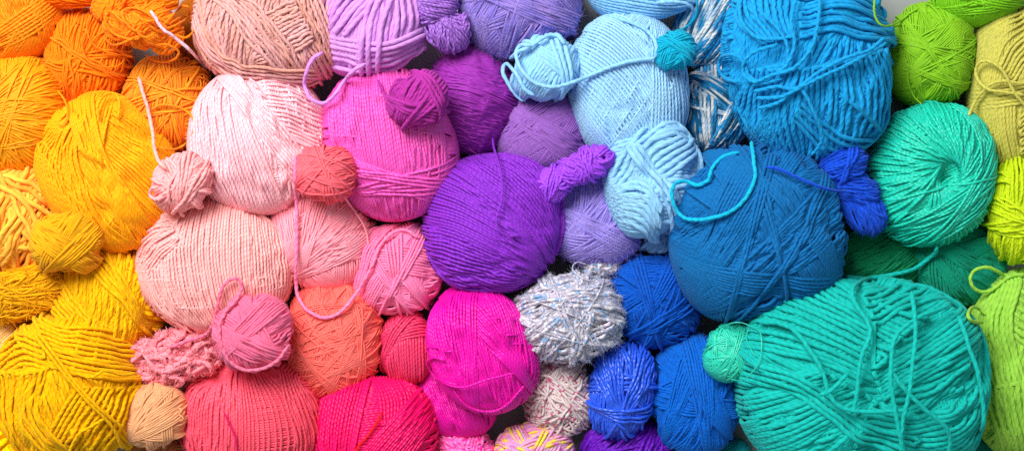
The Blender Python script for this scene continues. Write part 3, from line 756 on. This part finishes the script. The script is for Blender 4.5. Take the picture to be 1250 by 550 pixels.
ball('yarn_ball', 'grass green round ball of fine strands beside the grey gap', 1133, 70, 54, 60, 0, 2.0, '86c11c',
     [('sweep', 60, .5, 10), ('rand', 22, 3, 8, .6, .7, 10), ('band', -32, -10, 14, .6, 14), ('band', 45, 5, 9, .6, 12), ('rand', 8, 1, 3, .7, .6, 10)], m=dict(rough=.65, spec=.3, sheen=.25, plies=2, var=.14), fuzz=dict(n=900, len=5, t=.16),
     loose=[('loose_strand', 3, [(1068, -4, 8), (1067, 14, 8), (1072, 27, 8), (1081, 32, 8), (1095, 28, 6), (1110, 17, 4), (1122, 10, 1)]),
            ('loose_strand', 2.4, [(1108, 84, 1), (1109, 102, 1), (1116, 118, 1), (1126, 128, 0)])])
ball('yarn_ball', 'leaf green ball of curved strands cut off by the top edge', 1194, -14, 60, 43, 0, 3.4, '7cc414',
     [('sweep', 85, .6, 20), ('band', 10, -30, 6, .7, 6), ('band', -10, -22, 5, .7, 6)], m=dict(rough=.65, spec=.3, sheen=.25), z=64)
ball('yarn_ball', 'olive tan ball at the right edge with a loop over its waist', 1238, 110, 56, 96, 0, 4.4, 'c9c158',
     [('sweep', 5, .5, 10), ('sweep', 80, .5, 10),
      ('tband', [[(1190, 70), (1205, 35), (1240, 10)], [(1225, 102), (1240, 80), (1268, 55)]], 11),
      ('tband', [[(1186, 132), (1198, 170), (1212, 208)], [(1225, 125), (1228, 165), (1242, 208)]], 10),
      ('tband', [[(1232, 148), (1268, 122)], [(1240, 205), (1272, 182)]], 11),
      ('tband', [[(1184, 112), (1220, 108), (1262, 100)], [(1186, 136), (1220, 132), (1262, 126)]], 6)], m=dict(rough=.75, spec=.2, sheen=.25),
     loose=[('loose_loop', 5, [(1252, 130, 2), (1238, 112, 4), (1225, 88, 5), (1210, 76, 6), (1196, 77, 6), (1191, 88, 6), (1197, 102, 5), (1208, 110, 4), (1222, 112, 3), (1250, 116, 2)]),
            ('loose_strand', 5, [(1182, 142, 2), (1192, 122, 4), (1206, 106, 4), (1222, 99, 3), (1250, 103, 2)])])
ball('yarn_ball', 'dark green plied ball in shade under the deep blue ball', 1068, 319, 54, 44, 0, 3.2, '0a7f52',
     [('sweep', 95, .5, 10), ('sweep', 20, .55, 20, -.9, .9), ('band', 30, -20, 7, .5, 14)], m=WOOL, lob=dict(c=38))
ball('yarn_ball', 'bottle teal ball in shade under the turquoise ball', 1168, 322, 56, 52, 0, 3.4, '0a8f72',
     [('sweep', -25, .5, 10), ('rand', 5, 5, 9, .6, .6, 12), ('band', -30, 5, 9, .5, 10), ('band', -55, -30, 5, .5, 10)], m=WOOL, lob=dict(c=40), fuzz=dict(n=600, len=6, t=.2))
ball('yarn_ball', 'acid lime ball at the right edge below the olive ball', 1247, 258, 45, 62, 0, 4.0, 'c6dc12',
     [('sweep', 80, .5, 10), ('rand', 3, 4, 7, .5, .6, 14), ('band', 85, 8, 7, .5, 14), ('band', 10, -20, 8, .6, 14), ('band', 150, 10, 5, .5, 10)], m=dict(rough=.7, spec=.25, sheen=.25), lob=dict(kw=dict(mess=.3)), z=76)
ball('yarn_ball', 'apple green chunky plied ball at the right edge beside the teal ball', 1252, 444, 68, 110, 0, 6.2, '9bd04a',
     [('sweep', 5, .5, 10), ('sweep', 80, .5, 10),
      ('tband', [[(1225, 352), (1250, 360), (1275, 375)], [(1215, 400), (1245, 420), (1275, 450)]], 7),
      ('tband', [[(1210, 355), (1186, 400), (1190, 455), (1215, 525)], [(1240, 345), (1222, 395), (1232, 455), (1262, 525)]], 8),
      ('tband', [[(1200, 470), (1205, 500), (1225, 540)], [(1240, 460), (1245, 500), (1258, 545)]], 7)], m=dict(rough=.75, spec=.2, sheen=.3, bump=.5), lob=dict(kw=dict(mess=.14, ply=3, step=2.4, sides=12)),
     loose=[('loose_loop', 5.4, [(1252, 334, 2), (1232, 338, 3), (1216, 350, 6), (1204, 356, 10), (1190, 352, 12), (1184, 340, 12), (1189, 330, 12), (1202, 326, 12), (1216, 330, 10), (1226, 336, 6)]),
            ('loose_loop', 5.4, [(1200, 394, 2), (1188, 392, 6), (1182, 385, 8), (1184, 377, 8), (1192, 375, 6), (1204, 384, 2)])])
ball('yarn_ball', 'dark teal fuzzy ball at the bottom between the teal and apple green balls', 1196, 566, 40, 44, 0, 3.0, '067a6c',
     [('sweep', 40, .5, 10), ('rand', 6, 4, 7, .6, .6, 12)], m=FLUFF, lob=dict(c=30), fuzz=dict(n=1500, len=8, t=.22))
ball('yarn_ball', 'dark cyan small ball peeking in at the bottom edge beside the royal blue ball', 888, 564, 30, 27, 0, 3.2, '0a8f97',
     [('sweep', 20, .5, 10), ('rand', 4, 4, 7, .6, .6, 12)], m=WOOL, lob=dict(c=26))
ball('yarn_ball', 'hot pink frizzy ball cut off by the bottom edge', 564, 562, 43, 38, 0, 3.0, 'fb2fa4',
     [('sweep', 20, .5, 10), ('rand', 10, 3, 6, .6, .6, 14)], m=dict(FLUFF, col2='ff8fd0', ramp_len=9), lob=dict(kw=dict(mess=.5)), fuzz=dict(n=900, len=4, t=.2))
ball('yarn_ball', 'pink yellow and lilac striped ball at the bottom edge', 652, 562, 46, 48, 0, 3.2, 'e59ac0',
     [('sweep', 10, .5, 10), ('rand', 5, 4, 7, .6, .5, 14), ('band', 20, 24, 5, .5, 10), ('band', -20, 10, 5, .5, 10), ('band', 60, 6, 3, .5, 10)], m=dict(WOOL, ramp=[hx(c) for c in ['e95fae', 'f3e15a', 'c79bd0', 'f0a0cc', 'f5d84a', 'e070b0', 'f3d5e4']], ramp_len=70))
ball('yarn_ball', 'dark purple chunky ball at the bottom under the shiny cobalt skein', 764, 556, 54, 46, 0, 4.4, '6a0cb4',
     [('sweep', 30, .5, 10), ('band', 35, 10, 8, .5, 14), ('band', 5, 4, 5, .5, 14), ('band', 55, -24, 6, .5, 14)], m=dict(rough=.6, spec=.35, sheen=.2), lob=dict(c=38, kw=dict(mess=.35)))
ball('yarn_ball', 'white ball flecked with dark pink under the speckled grey ball', 684, 484, 44, 49, 20, 3.0, 'd9c6c8',
     [('sweep', 50, .5, 10), ('rand', 16, 2, 4, .6, .7, 20), ('band', -42, 10, 7, .6, 30)], m=dict(WOOL, ramp=[hx(c) for c in ['dfd0cc', 'd8c6c4', 'dccac8', 'c05a80', 'd9c8c4', 'dccccc', 'd2bcbc', 'dccac8', 'dfd0cc']], ramp_len=22, bump=.5), lob=dict(kw=dict(mess=.4)))
# ---------------------------------------------------------------- smaller balls and hanks lying on or between them
ball('yarn_skein', 'cobalt blue glossy small skein folded upright with strands tied at its foot', 759, 474, 41, 58, -10, 4.0, '2a5ee2',
     [('sweep', 80, .5, 10), ('rand', 4, 3, 6, .5, .6, 14), ('band', 96, 8, 6, .5, 14), ('band', 66, -18, 6, .5, 14), ('band', 110, 22, 4, .5, 12), ('part', 'tie_band', 4.0, None), ('band', -6, -30, 4, .5, 12)], m=dict(rough=.35, spec=.7, sheen=.1, bump=.5), lob=dict(kw=dict(mess=.3, ply=3, step=2.0, sides=9)), z=66, cat='yarn skein')
ball('yarn_ball', 'speckled grey and white fluffy ball with a frayed tuft on top', 695, 388, 65, 56, -6, 4.4, 'd6d2dc',
     [('sweep', 20, .5, 10), ('rand', 8, 3, 6, .6, .7, 14), ('part', 'binding_thread', 1.5, None, dict(lump=.25)), ('rand', 7, 1, 1, .6, .8, 14)],
     m=dict(FLUFF, ramp=[hx(c) for c in ['dcd8e0', 'd8c6d4', '8fb2d8', 'e4dce0', 'b0acba', 'd8c8da', 'e6e0e6', '86a4d2']], ramp_len=22, bump=.6), lob=dict(p=2.0, lumpy=.015, kw=dict(mess=.35, lump=.1, step=1.8)), fuzz=dict(n=14000, len=4.0, t=.22, curl=1.2, lay=.85, mat=ym('dcd8e4', 3, col2='b4c4e0', ramp_len=400)), z=84,
     more=[dict(part='frayed_tuft', dx=40, dy=-62, dz=-14, a=22, b=9, c=8, rot=-8, w=4.5, ops=[('sweep', 10, .4), ('rand', 8, 1, 2, .5, .6, 20)], kw=dict(mess=.9, lump=.2), fuzz=dict(n=900, len=6, t=.16, curl=1.2, mat=ym('dcd8de', 3)))],
     loose=[('loose_loop', 2.2, [(734, 336, 0), (722, 342, 2), (709, 338, 3), (699, 328, 3), (704, 320, 3), (716, 322, 2)])])
ball('yarn_ball', 'small coral ball of fine thread nestled on the pink balls', 397, 212, 35, 35, 0, 2.0, 'f66a76',
     [('sweep', 10, .5, 10), ('rand', 9, 3, 7, .6, .7, 14), ('band', 15, 6, 8, .6, 20), ('rand', 8, 1, 2, .6, .7, 14)], m=dict(rough=.65, spec=.3, sheen=.2), rest=.84)
ball('yarn_ball', 'small salmon lumpy ball of thick soft strands on the amber ball', 226, 225, 37, 34, 10, 4.4, 'ffacac',
     [('sweep', 60, .5, 10), ('rand', 6, 2, 4, .5, .6, 14), ('band', 80, -4, 4, .5, 14), ('band', 50, -20, 3, .5, 10)], m=WOOL, lob=dict(lumpy=.05, kw=dict(mess=.2)), rest=.82,
     loose=[('loose_strand', 5.4, [(202, 206, 2), (193, 195, 4), (188, 180, 4), (186, 160, 4), (181, 135, 5), (174, 112, 6), (169, 94, 6)], ym('f8b4ac', 5.4, plies=2)),
            ('loose_loop', 5, [(200, 240, 2), (190, 243, 3), (183, 238, 3), (185, 230, 3), (194, 228, 2)])])
ball('yarn_ball', 'small golden ball of soft strands on the yellow chunky ball', 82, 296, 41, 39, 0, 3.0, 'e4a414',
     [('sweep', 20, .5, 10), ('rand', 6, 4, 8, .6, .6, 12), ('band', -35, -6, 11, .5, 10), ('band', 40, -22, 7, .5, 8)], m=FLUFF, fuzz=dict(n=700, len=5, t=.2), rest=.8)
ball('yarn_hank', 'golden yellow frayed hank of frizzy fine strands at the left edge', 26, 356, 60, 30, 14, 2.4, 'eaac0c',
     [('sweep', 83, .5, 10), ('sweep', 8, .5, 20, -.9, .9), ('rand', 8, 3, 5, .5, .6, 14, [10, 30, -10])], m=WOOL, lob=dict(kw=dict(mess=1.0), lumpy=.1), z=86, cat='yarn hank',
     fuzz=dict(name='frizz', n=900, len=13, t=.65, curl=.9, lay=.7))
ball('yarn_ball', 'small tan ball of thin wool beside the coral red ball', 190, 508, 39, 39, 0, 2.4, 'e6a878',
     [('sweep', 40, .5, 10), ('rand', 7, 5, 9, .6, .6, 12), ('band', 30, -8, 11, .6, 12), ('band', 55, 12, 7, .6, 14)], m=FLUFF, fuzz=dict(n=700, len=4, t=.16), z=98,
     loose=[('loose_loop', 2.4, [(217, 497, 1), (222, 500, 3), (219, 505, 3), (224, 510, 3), (219, 514, 1)])])
ball('yarn_ball', 'tan brown ball peeking out below the small tan ball', 192, 564, 36, 30, 0, 2.6, 'c98a56',
     [('sweep', 80, .5, 10), ('rand', 4, 4, 7, .6, .6, 12)], m=FLUFF, lob=dict(c=24))
ball('chenille_hank', 'rose pink chenille hank of crumbly tufted yarn', 214, 436, 56, 32, 12, 6, 'ff96a2',
     [('sweep', 20, .4, 10), ('rand', 8, 1, 3, .5, .8, 30)], m=dict(FLUFF, bump=.2), lob=dict(kw=dict(mess=1.0, lump=.3, step=2.2, sides=9), lumpy=.14), z=88, cat='chenille yarn', fuzz=dict(name='tufts', n=7000, len=3.4, t=.85, curl=.7, lay=.1),
     more=[dict(part='winding', dx=-42, dy=22, dz=-6, a=18, b=13, c=13, rot=30, w=6, ops=[('sweep', 60, .5), ('rand', 4, 1, 2, .5, .6, 20)], kw=dict(mess=.9, lump=.3, step=2.2, sides=9), fuzz=dict(name='tufts', n=1600, len=3.4, t=.85, curl=.7, lay=.1)),
           dict(part='winding', dx=34, dy=24, dz=-14, a=24, b=12, c=12, rot=20, w=6, ops=[('sweep', 20, .5), ('rand', 4, 1, 2, .5, .6, 20)], kw=dict(mess=.9, lump=.3, step=2.2, sides=9), fuzz=dict(name='tufts', n=1600, len=3.4, t=.85, curl=.7, lay=.1))])
ball('yarn_ball', 'small rose ball of twisted wool with a strand looping up from it', 310, 407, 45, 45, 0, 3.2, 'ee7094',
     [('sweep', 30, .5, 10), ('rand', 7, 4, 7, .6, .6, 12), ('band', 45, 8, 8, .5, 14), ('band', -30, -14, 6, .5, 12)], m=FLUFF, fuzz=dict(n=900, len=5, t=.18), rest=.82,
     loose=[('loose_loop', 5.2, [(206, 424, 3), (228, 416, 4), (250, 408, 4), (260, 395, 4), (265, 375, 3), (270, 355, 3), (278, 343, 4), (290, 340, 4), (295, 350, 4), (288, 366, 4), (276, 380, 3), (268, 398, 3), (270, 420, 2), (280, 440, 2), (298, 451, 2), (318, 450, 2), (338, 440, 2), (353, 420, 1)], ym('ec7899', 5.2, plies=2, bump=.9))])
ball('yarn_ball', 'small crimson rose ball with a neat panel of upright strands', 497, 424, 33, 42, 0, 3.4, 'e63a6c',
     [('sweep', 90, .4, 0), ('band', 92, 0, 14, .3, 6), ('part', 'outer_wrap', 3.4, None), ('band', 22, 22, 7, .6, 16), ('band', 62, 24, 4, .6, 10)], m=SHINY, z=58)
ball('yarn_ball', 'small magenta purple ball of plied yarn on the hot pink barrel ball', 513, 124, 35, 34, 0, 4.6, 'ac3096',
     [('sweep', 40, .5, 10), ('band', 60, 8, 6, .5, 12), ('band', -20, -16, 4, .5, 12), ('band', 45, -14, 4, .5, 14), ('band', -60, 20, 3, .6, 10)], m=dict(WOOL, bump=.5), lob=dict(kw=dict(ply=3, step=2.2, sides=10)), rest=.82,
     loose=[('loose_strand', 4.6, [(461, 97, 1), (466, 108, 1), (472, 122, 1), (482, 136, 0)])])
ball('yarn_ball', 'small pale blue ball of thick yarn with a long strand trailing right', 668, 85, 40, 38, 0, 6.0, '92caee',
     [('sweep', 60, .5, 10), ('band', 50, 0, 6, .5, 14), ('band', -35, 10, 4, .5, 14), ('band', 100, -22, 3, .6, 8)], m=dict(WOOL, bump=.35), z=100,
     loose=[('loose_loop', 6, [(622, 72, 2), (636, 62, 3), (650, 56, 3), (665, 46, 3), (680, 44, 2), (690, 54, 1)]),
            ('loose_loop', 6, [(650, 56, 5), (636, 55, 6), (630, 64, 6), (634, 80, 6), (644, 94, 6), (658, 103, 5), (678, 106, 5), (704, 99, 4), (735, 86, 3), (765, 76, 3), (800, 71, 2)]),
            ('loose_loop', 6, [(652, 118, 2), (640, 108, 4), (630, 90, 4), (618, 78, 4), (614, 88, 4), (622, 105, 3), (632, 118, 3), (642, 124, 3)])])
ball('yarn_ball', 'tiny cyan ball of fuzzy thread between the pale blue and cerulean balls', 825, 64, 24, 24, 0, 2.0, '10a9c8',
     [('sweep', 40, .5, 10), ('rand', 10, 2, 5, .6, .7, 14)], m=FLUFF, fuzz=dict(n=600, len=4, t=.15), rest=.85,
     loose=[('loose_strand', 3.2, [(820, 42, 1), (832, 36, 2), (845, 26, 2), (851, 14, 2), (850, -4, 2)])])
ball('yarn_ball', 'pale blue upright ball of ropelike plied yarn on the blue balls', 800, 222, 58, 74, 8, 7.0, '90c6ea',
     [('sweep', 70, .5, 10), ('sweep', 0, .5, 10),
      ('tband', [[(742, 235), (762, 185), (790, 156), (830, 152), (862, 185)], [(752, 235), (774, 190), (800, 168), (832, 166), (852, 195)]], 3),
      ('tband', [[(772, 192), (790, 174), (820, 166)], [(800, 222), (822, 208), (845, 188)]], 6),
      ('tband', [[(850, 175), (858, 205), (840, 225), (815, 232)], [(860, 180), (868, 215), (845, 240), (815, 245)]], 3),
      ('tband', [[(744, 240), (765, 224), (788, 230), (802, 252)], [(745, 285), (762, 268), (785, 278), (802, 304)]], 7),
      ('tband', [[(764, 180), (780, 206), (802, 236), (816, 268), (820, 304)], [(778, 178), (796, 206), (818, 232), (832, 262), (834, 296)]], 3)], m=dict(WOOL, bump=.5), lob=dict(kw=dict(mess=.12, ply=3, step=2.4, sides=12)), z=92,
     more=[dict(part='hanging_coil', dx=2, dy=72, dz=-34, a=18, b=16, c=14, rot=0, w=6, ops=[('sweep', 60, .5), ('band', 30, 0, 3, .5, 10)])])
ball('thread_ball', 'small mint green ball of shiny fine thread wrapped by a stray strand', 894, 430, 34, 34, 0, 1.5, '2ed0b2',
     [('sweep', 60, .5, 10), ('rand', 40, 1, 4, .7, .8, 20), ('band', 70, 0, 3, .5, 10)], m=dict(THREAD, rough=.35, spec=.6), z=105, cat='thread ball',
     loose=[('loose_strand', 1.6, [(880, 398, 1), (900, 393, 3), (915, 397, 3), (927, 404, 4), (930, 420, 4), (927, 440, 4), (918, 454, 4), (905, 464, 3), (892, 462, 2)]),
            ('loose_strand', 1.6, [(915, 397, 3), (911, 412, 2), (918, 428, 1), (924, 436, 1)])])
# ---------------------------------------------------------------- twisted hanks of several lobes
ball('twisted_hank', 'bright violet twisted hank of two knots lying across the violet balls', 722, 200, 27, 19, 25, 3.2, 'a347e4',
     [('sweep', 70, .5, 10), ('rand', 6, 3, 5, .6, .6, 20), ('band', 100, 4, 4, .6, 14)], m=dict(rough=.6, spec=.35, sheen=.2, bump=.7), cat='yarn hank', z=118, lob=dict(kw=dict(mess=.25)),
     more=[dict(part='winding', dx=-24, dy=10, dz=-2, a=18, b=17, c=14, rot=30, w=3.2, ops=[('sweep', -20, .5), ('band', -30, 0, 4, .5, 14)]),
           dict(part='winding', dx=-46, dy=26, dz=-8, a=23, b=20, c=18, rot=60, w=3.2, ops=[('sweep', 80, .5), ('rand', 4, 2, 4, .5, .5, 20), ('band', 70, 0, 5, .5, 20)], kw=dict(mess=.25)),
           dict(part='winding', dx=12, dy=-8, dz=2, a=17, b=14, c=14, rot=-20, w=3.2, ops=[('prec', 0, 10, 75, 1.0), ('band', 40, 6, 4, .6, 20)])])
ball('twisted_hank', 'purple shiny twisted hank beside the lilac chunky ball', 530, 6, 26, 30, 0, 3.6, '9f67c8',
     [('sweep', 20, .5, 10), ('band', -15, -6, 8, .5, 14)], m=dict(rough=.45, spec=.5, sheen=.15, bump=1.0), cat='yarn hank', z=104,
     more=[dict(part='winding', dx=13, dy=32, dz=-4, a=29, b=24, c=22, rot=-20, w=3.6, ops=[('sweep', -60, .5), ('band', -75, -4, 6, .6, 20), ('band', -20, 14, 5, .6, 14), ('band', -40, 8, 4, .6, 10)], kw=dict(mess=.22)),
           dict(part='winding', dx=34, dy=26, dz=2, a=9, b=14, c=10, rot=0, w=3.6, ops=[('sweep', 70, .6), ('band', 80, 0, 3, .5, 10)])])
ball('twisted_hank', 'royal blue limp twisted hank between the deep blue and turquoise balls', 1030, 200, 27, 24, 20, 4.0, '1a52d2',
     [('sweep', 10, .5, 10), ('band', 20, 4, 6, .6, 14), ('band', 70, -6, 3, .5, 10)], m=dict(FLUFF, bump=.7), cat='yarn hank', z=124, lob=dict(kw=dict(mess=.25)), fuzz=dict(n=500, len=5, t=.2),
     more=[dict(part='winding', dx=13, dy=30, dz=-6, a=30, b=20, c=18, rot=-24, w=4.0, ops=[('sweep', -20, .5), ('band', -10, 2, 6, .5, 16)], kw=dict(mess=.25)),
           dict(part='winding', dx=22, dy=58, dz=-12, a=32, b=22, c=18, rot=-40, w=4.0, ops=[('sweep', -60, .5), ('band', -50, 0, 6, .5, 20)], kw=dict(mess=.28)),
           dict(part='winding', dx=40, dy=70, dz=-14, a=10, b=12, c=9, rot=0, w=4.0, ops=[('sweep', 80, .5)], kw=dict(mess=.28))],
     loose=[('loose_strand', 4.6, [(935, 204, 2), (950, 206, 2), (972, 216, 2), (995, 226, 3), (1015, 232, 2), (1040, 234, 2)])])
ball('yarn_bow', 'bright orange messy bow of slack loops on the orange balls', 180, 32, 32, 26, 10, 4.0, 'ff8a14',
     [('sweep', 20, .5, 10), ('rand', 5, 3, 5, .6, .6, 20), ('band', 30, -4, 6, .5, 24), ('band', -20, 6, 4, .5, 20)], m=dict(WOOL, bump=.8), cat='yarn bow', z=122, lob=dict(kw=dict(mess=.28)),
     more=[dict(part='winding', dx=2, dy=-34, dz=-10, a=34, b=18, c=17, rot=-6, w=4.0, ops=[('sweep', 5, .5), ('band', 10, 0, 6, .5, 14)], kw=dict(mess=.25)),
           dict(part='winding', dx=-40, dy=-26, dz=-30, a=26, b=20, c=18, rot=30, w=4.0, ops=[('sweep', 40, .5), ('band', 60, 0, 5, .5, 14)]),
           dict(part='winding', dx=-36, dy=0, dz=-6, a=18, b=17, c=13, rot=-30, w=4.0, ops=[('sweep', -40, .6), ('band', -40, 0, 4, .5, 20)], kw=dict(mess=.25)),
           dict(part='winding', dx=24, dy=14, dz=-8, a=22, b=20, c=14, rot=30, w=4.0, ops=[('sweep', 50, .6), ('band', 30, 0, 4, .5, 20)], kw=dict(mess=.25))],
     loose=[('bow_loop', 3.6, [(200, 30, 3), (212, 18, 6), (222, 8, 8), (230, 10, 8), (229, 22, 7), (216, 30, 5), (202, 36, 3)]),
            ('bow_loop', 3.6, [(212, 42, 2), (226, 46, 4), (236, 38, 4), (234, 24, 5), (224, 20, 5), (205, 30, 3)]),
            ('bow_loop', 3.6, [(190, 55, 3), (205, 55, 4), (218, 63, 4), (214, 72, 4), (200, 76, 3), (188, 74, 2), (178, 68, 2)]),
            ('bow_loop', 3.6, [(160, 30, 3), (150, 26, 4), (140, 18, 5), (134, 14, 5), (128, 24, 5), (136, 38, 4), (150, 46, 3), (170, 48, 2)]),
            ('bow_loop', 3.6, [(175, 40, 3), (162, 36, 4), (150, 22, 5), (152, 12, 5), (166, 10, 4), (182, 18, 3), (196, 32, 3)]),
            ('bow_loop', 3.6, [(165, 46, 3), (140, 55, 4), (128, 46, 4), (134, 54, 3), (150, 66, 2), (162, 70, 1)]),
            ('bow_loop', 3.6, [(190, 40, 3), (178, 46, 4), (168, 38, 4), (176, 28, 4), (192, 26, 3), (206, 36, 3)])])
# ---------------------------------------------------------------- the bright cyan strand lying on the deep blue ball
def draped(name, label, cat, w, col, pts, **k):
    m = ym(col, w, **k)
    pts_, V, Q, UV = drape(None, None, (name, w, pts), m)
    o = mesh_object(name, V * S, Q, m, None, UV)
    o['label'] = label; o['category'] = cat
draped('yarn_strand', 'bright cyan loose strand curling over the deep blue ball', 'yarn strand', 5.8, '08b4d6',
       [(902, 186, 1), (882, 192, 3), (870, 205, 3), (864, 220, 3), (852, 226, 3), (838, 221, 4), (826, 223, 5), (820, 236, 5), (825, 255, 5), (838, 267, 4), (862, 267, 3), (890, 259, 3), (910, 242, 3), (921, 218, 3), (920, 195, 3), (917, 172, 1)], plies=2, rough=.8, sheen=.3)
for it in LOOSE:
    drape(*it)

# ================================================================ the table, the light, the camera
def table():
    n = 24
    g = np.linspace(-1.6, 1.6, n + 1)
    X, Y = np.meshgrid(g, g)
    V = np.stack([X, Y, 0 * X], 2).reshape(-1, 3)
    i = np.arange(n)[:, None]; j = np.arange(n)[None, :]
    Q = np.stack([i * (n + 1) + j, i * (n + 1) + j + 1, (i + 1) * (n + 1) + j + 1, (i + 1) * (n + 1) + j], 2).reshape(-1, 4)
    m = bpy.data.materials.new('grey_board'); m.use_nodes = True
    nt = m.node_tree; b = nt.nodes['Principled BSDF']
    tc = nt.nodes.new('ShaderNodeTexCoord'); nz = nt.nodes.new('ShaderNodeTexNoise')
    nz.inputs['Scale'].default_value = 60; nz.inputs['Detail'].default_value = 6
    nt.links.new(tc.outputs['Object'], nz.inputs['Vector'])
    mr = nt.nodes.new('ShaderNodeMapRange'); mr.inputs[3].default_value = 0.30; mr.inputs[4].default_value = 0.38
    nt.links.new(nz.outputs['Fac'], mr.inputs[0]); nt.links.new(mr.outputs[0], b.inputs['Base Color'])
    b.inputs['Roughness'].default_value = 0.7
    o = mesh_object('table_surface', V, Q, m)
    o['kind'] = 'structure'
table()

sc = bpy.context.scene
w = bpy.data.worlds.new('World'); sc.world = w; w.use_nodes = True
bg = w.node_tree.nodes['Background']
bg.inputs[0].default_value = (0.92, 0.96, 1.0, 1); bg.inputs[1].default_value = WORLD
def lamp(name, loc, aim, size, power, col=(1, 1, 1)):
    d = bpy.data.lights.new(name, 'AREA'); d.shape = 'DISK'; d.size = size; d.energy = power; d.color = col
    o = bpy.data.objects.new(name, d); C.objects.link(o)
    o.location = loc
    from mathutils import Vector
    o.rotation_euler = (Vector(aim) - Vector(loc)).to_track_quat('-Z', 'Y').to_euler()
lamp('window_softbox', (-0.52, 0.76, 1.16), (-0.08, 0, 0), 0.85, KEY, (1.0, 0.995, 0.985))

cam = bpy.data.cameras.new('camera'); co = bpy.data.objects.new('camera', cam); C.objects.link(co)
co.location = (0, 0, CAM_H * S)
cam.sensor_width = 36.0; cam.lens = 36.0 * CAM_H / 1250.0
cam.clip_start = 0.05; cam.clip_end = 20
cam.dof.use_dof = True; cam.dof.focus_distance = (CAM_H - 105) * S; cam.dof.aperture_fstop = 5.6
sc.camera = co
sc.render.engine = 'CYCLES'
sc.cycles.max_bounces = 8; sc.cycles.diffuse_bounces = 6
sc.cycles.use_denoising = False
sc.view_settings.view_transform = 'Standard'; sc.view_settings.look = 'None'
sc.view_settings.exposure = 0.0; sc.view_settings.gamma = 1.0
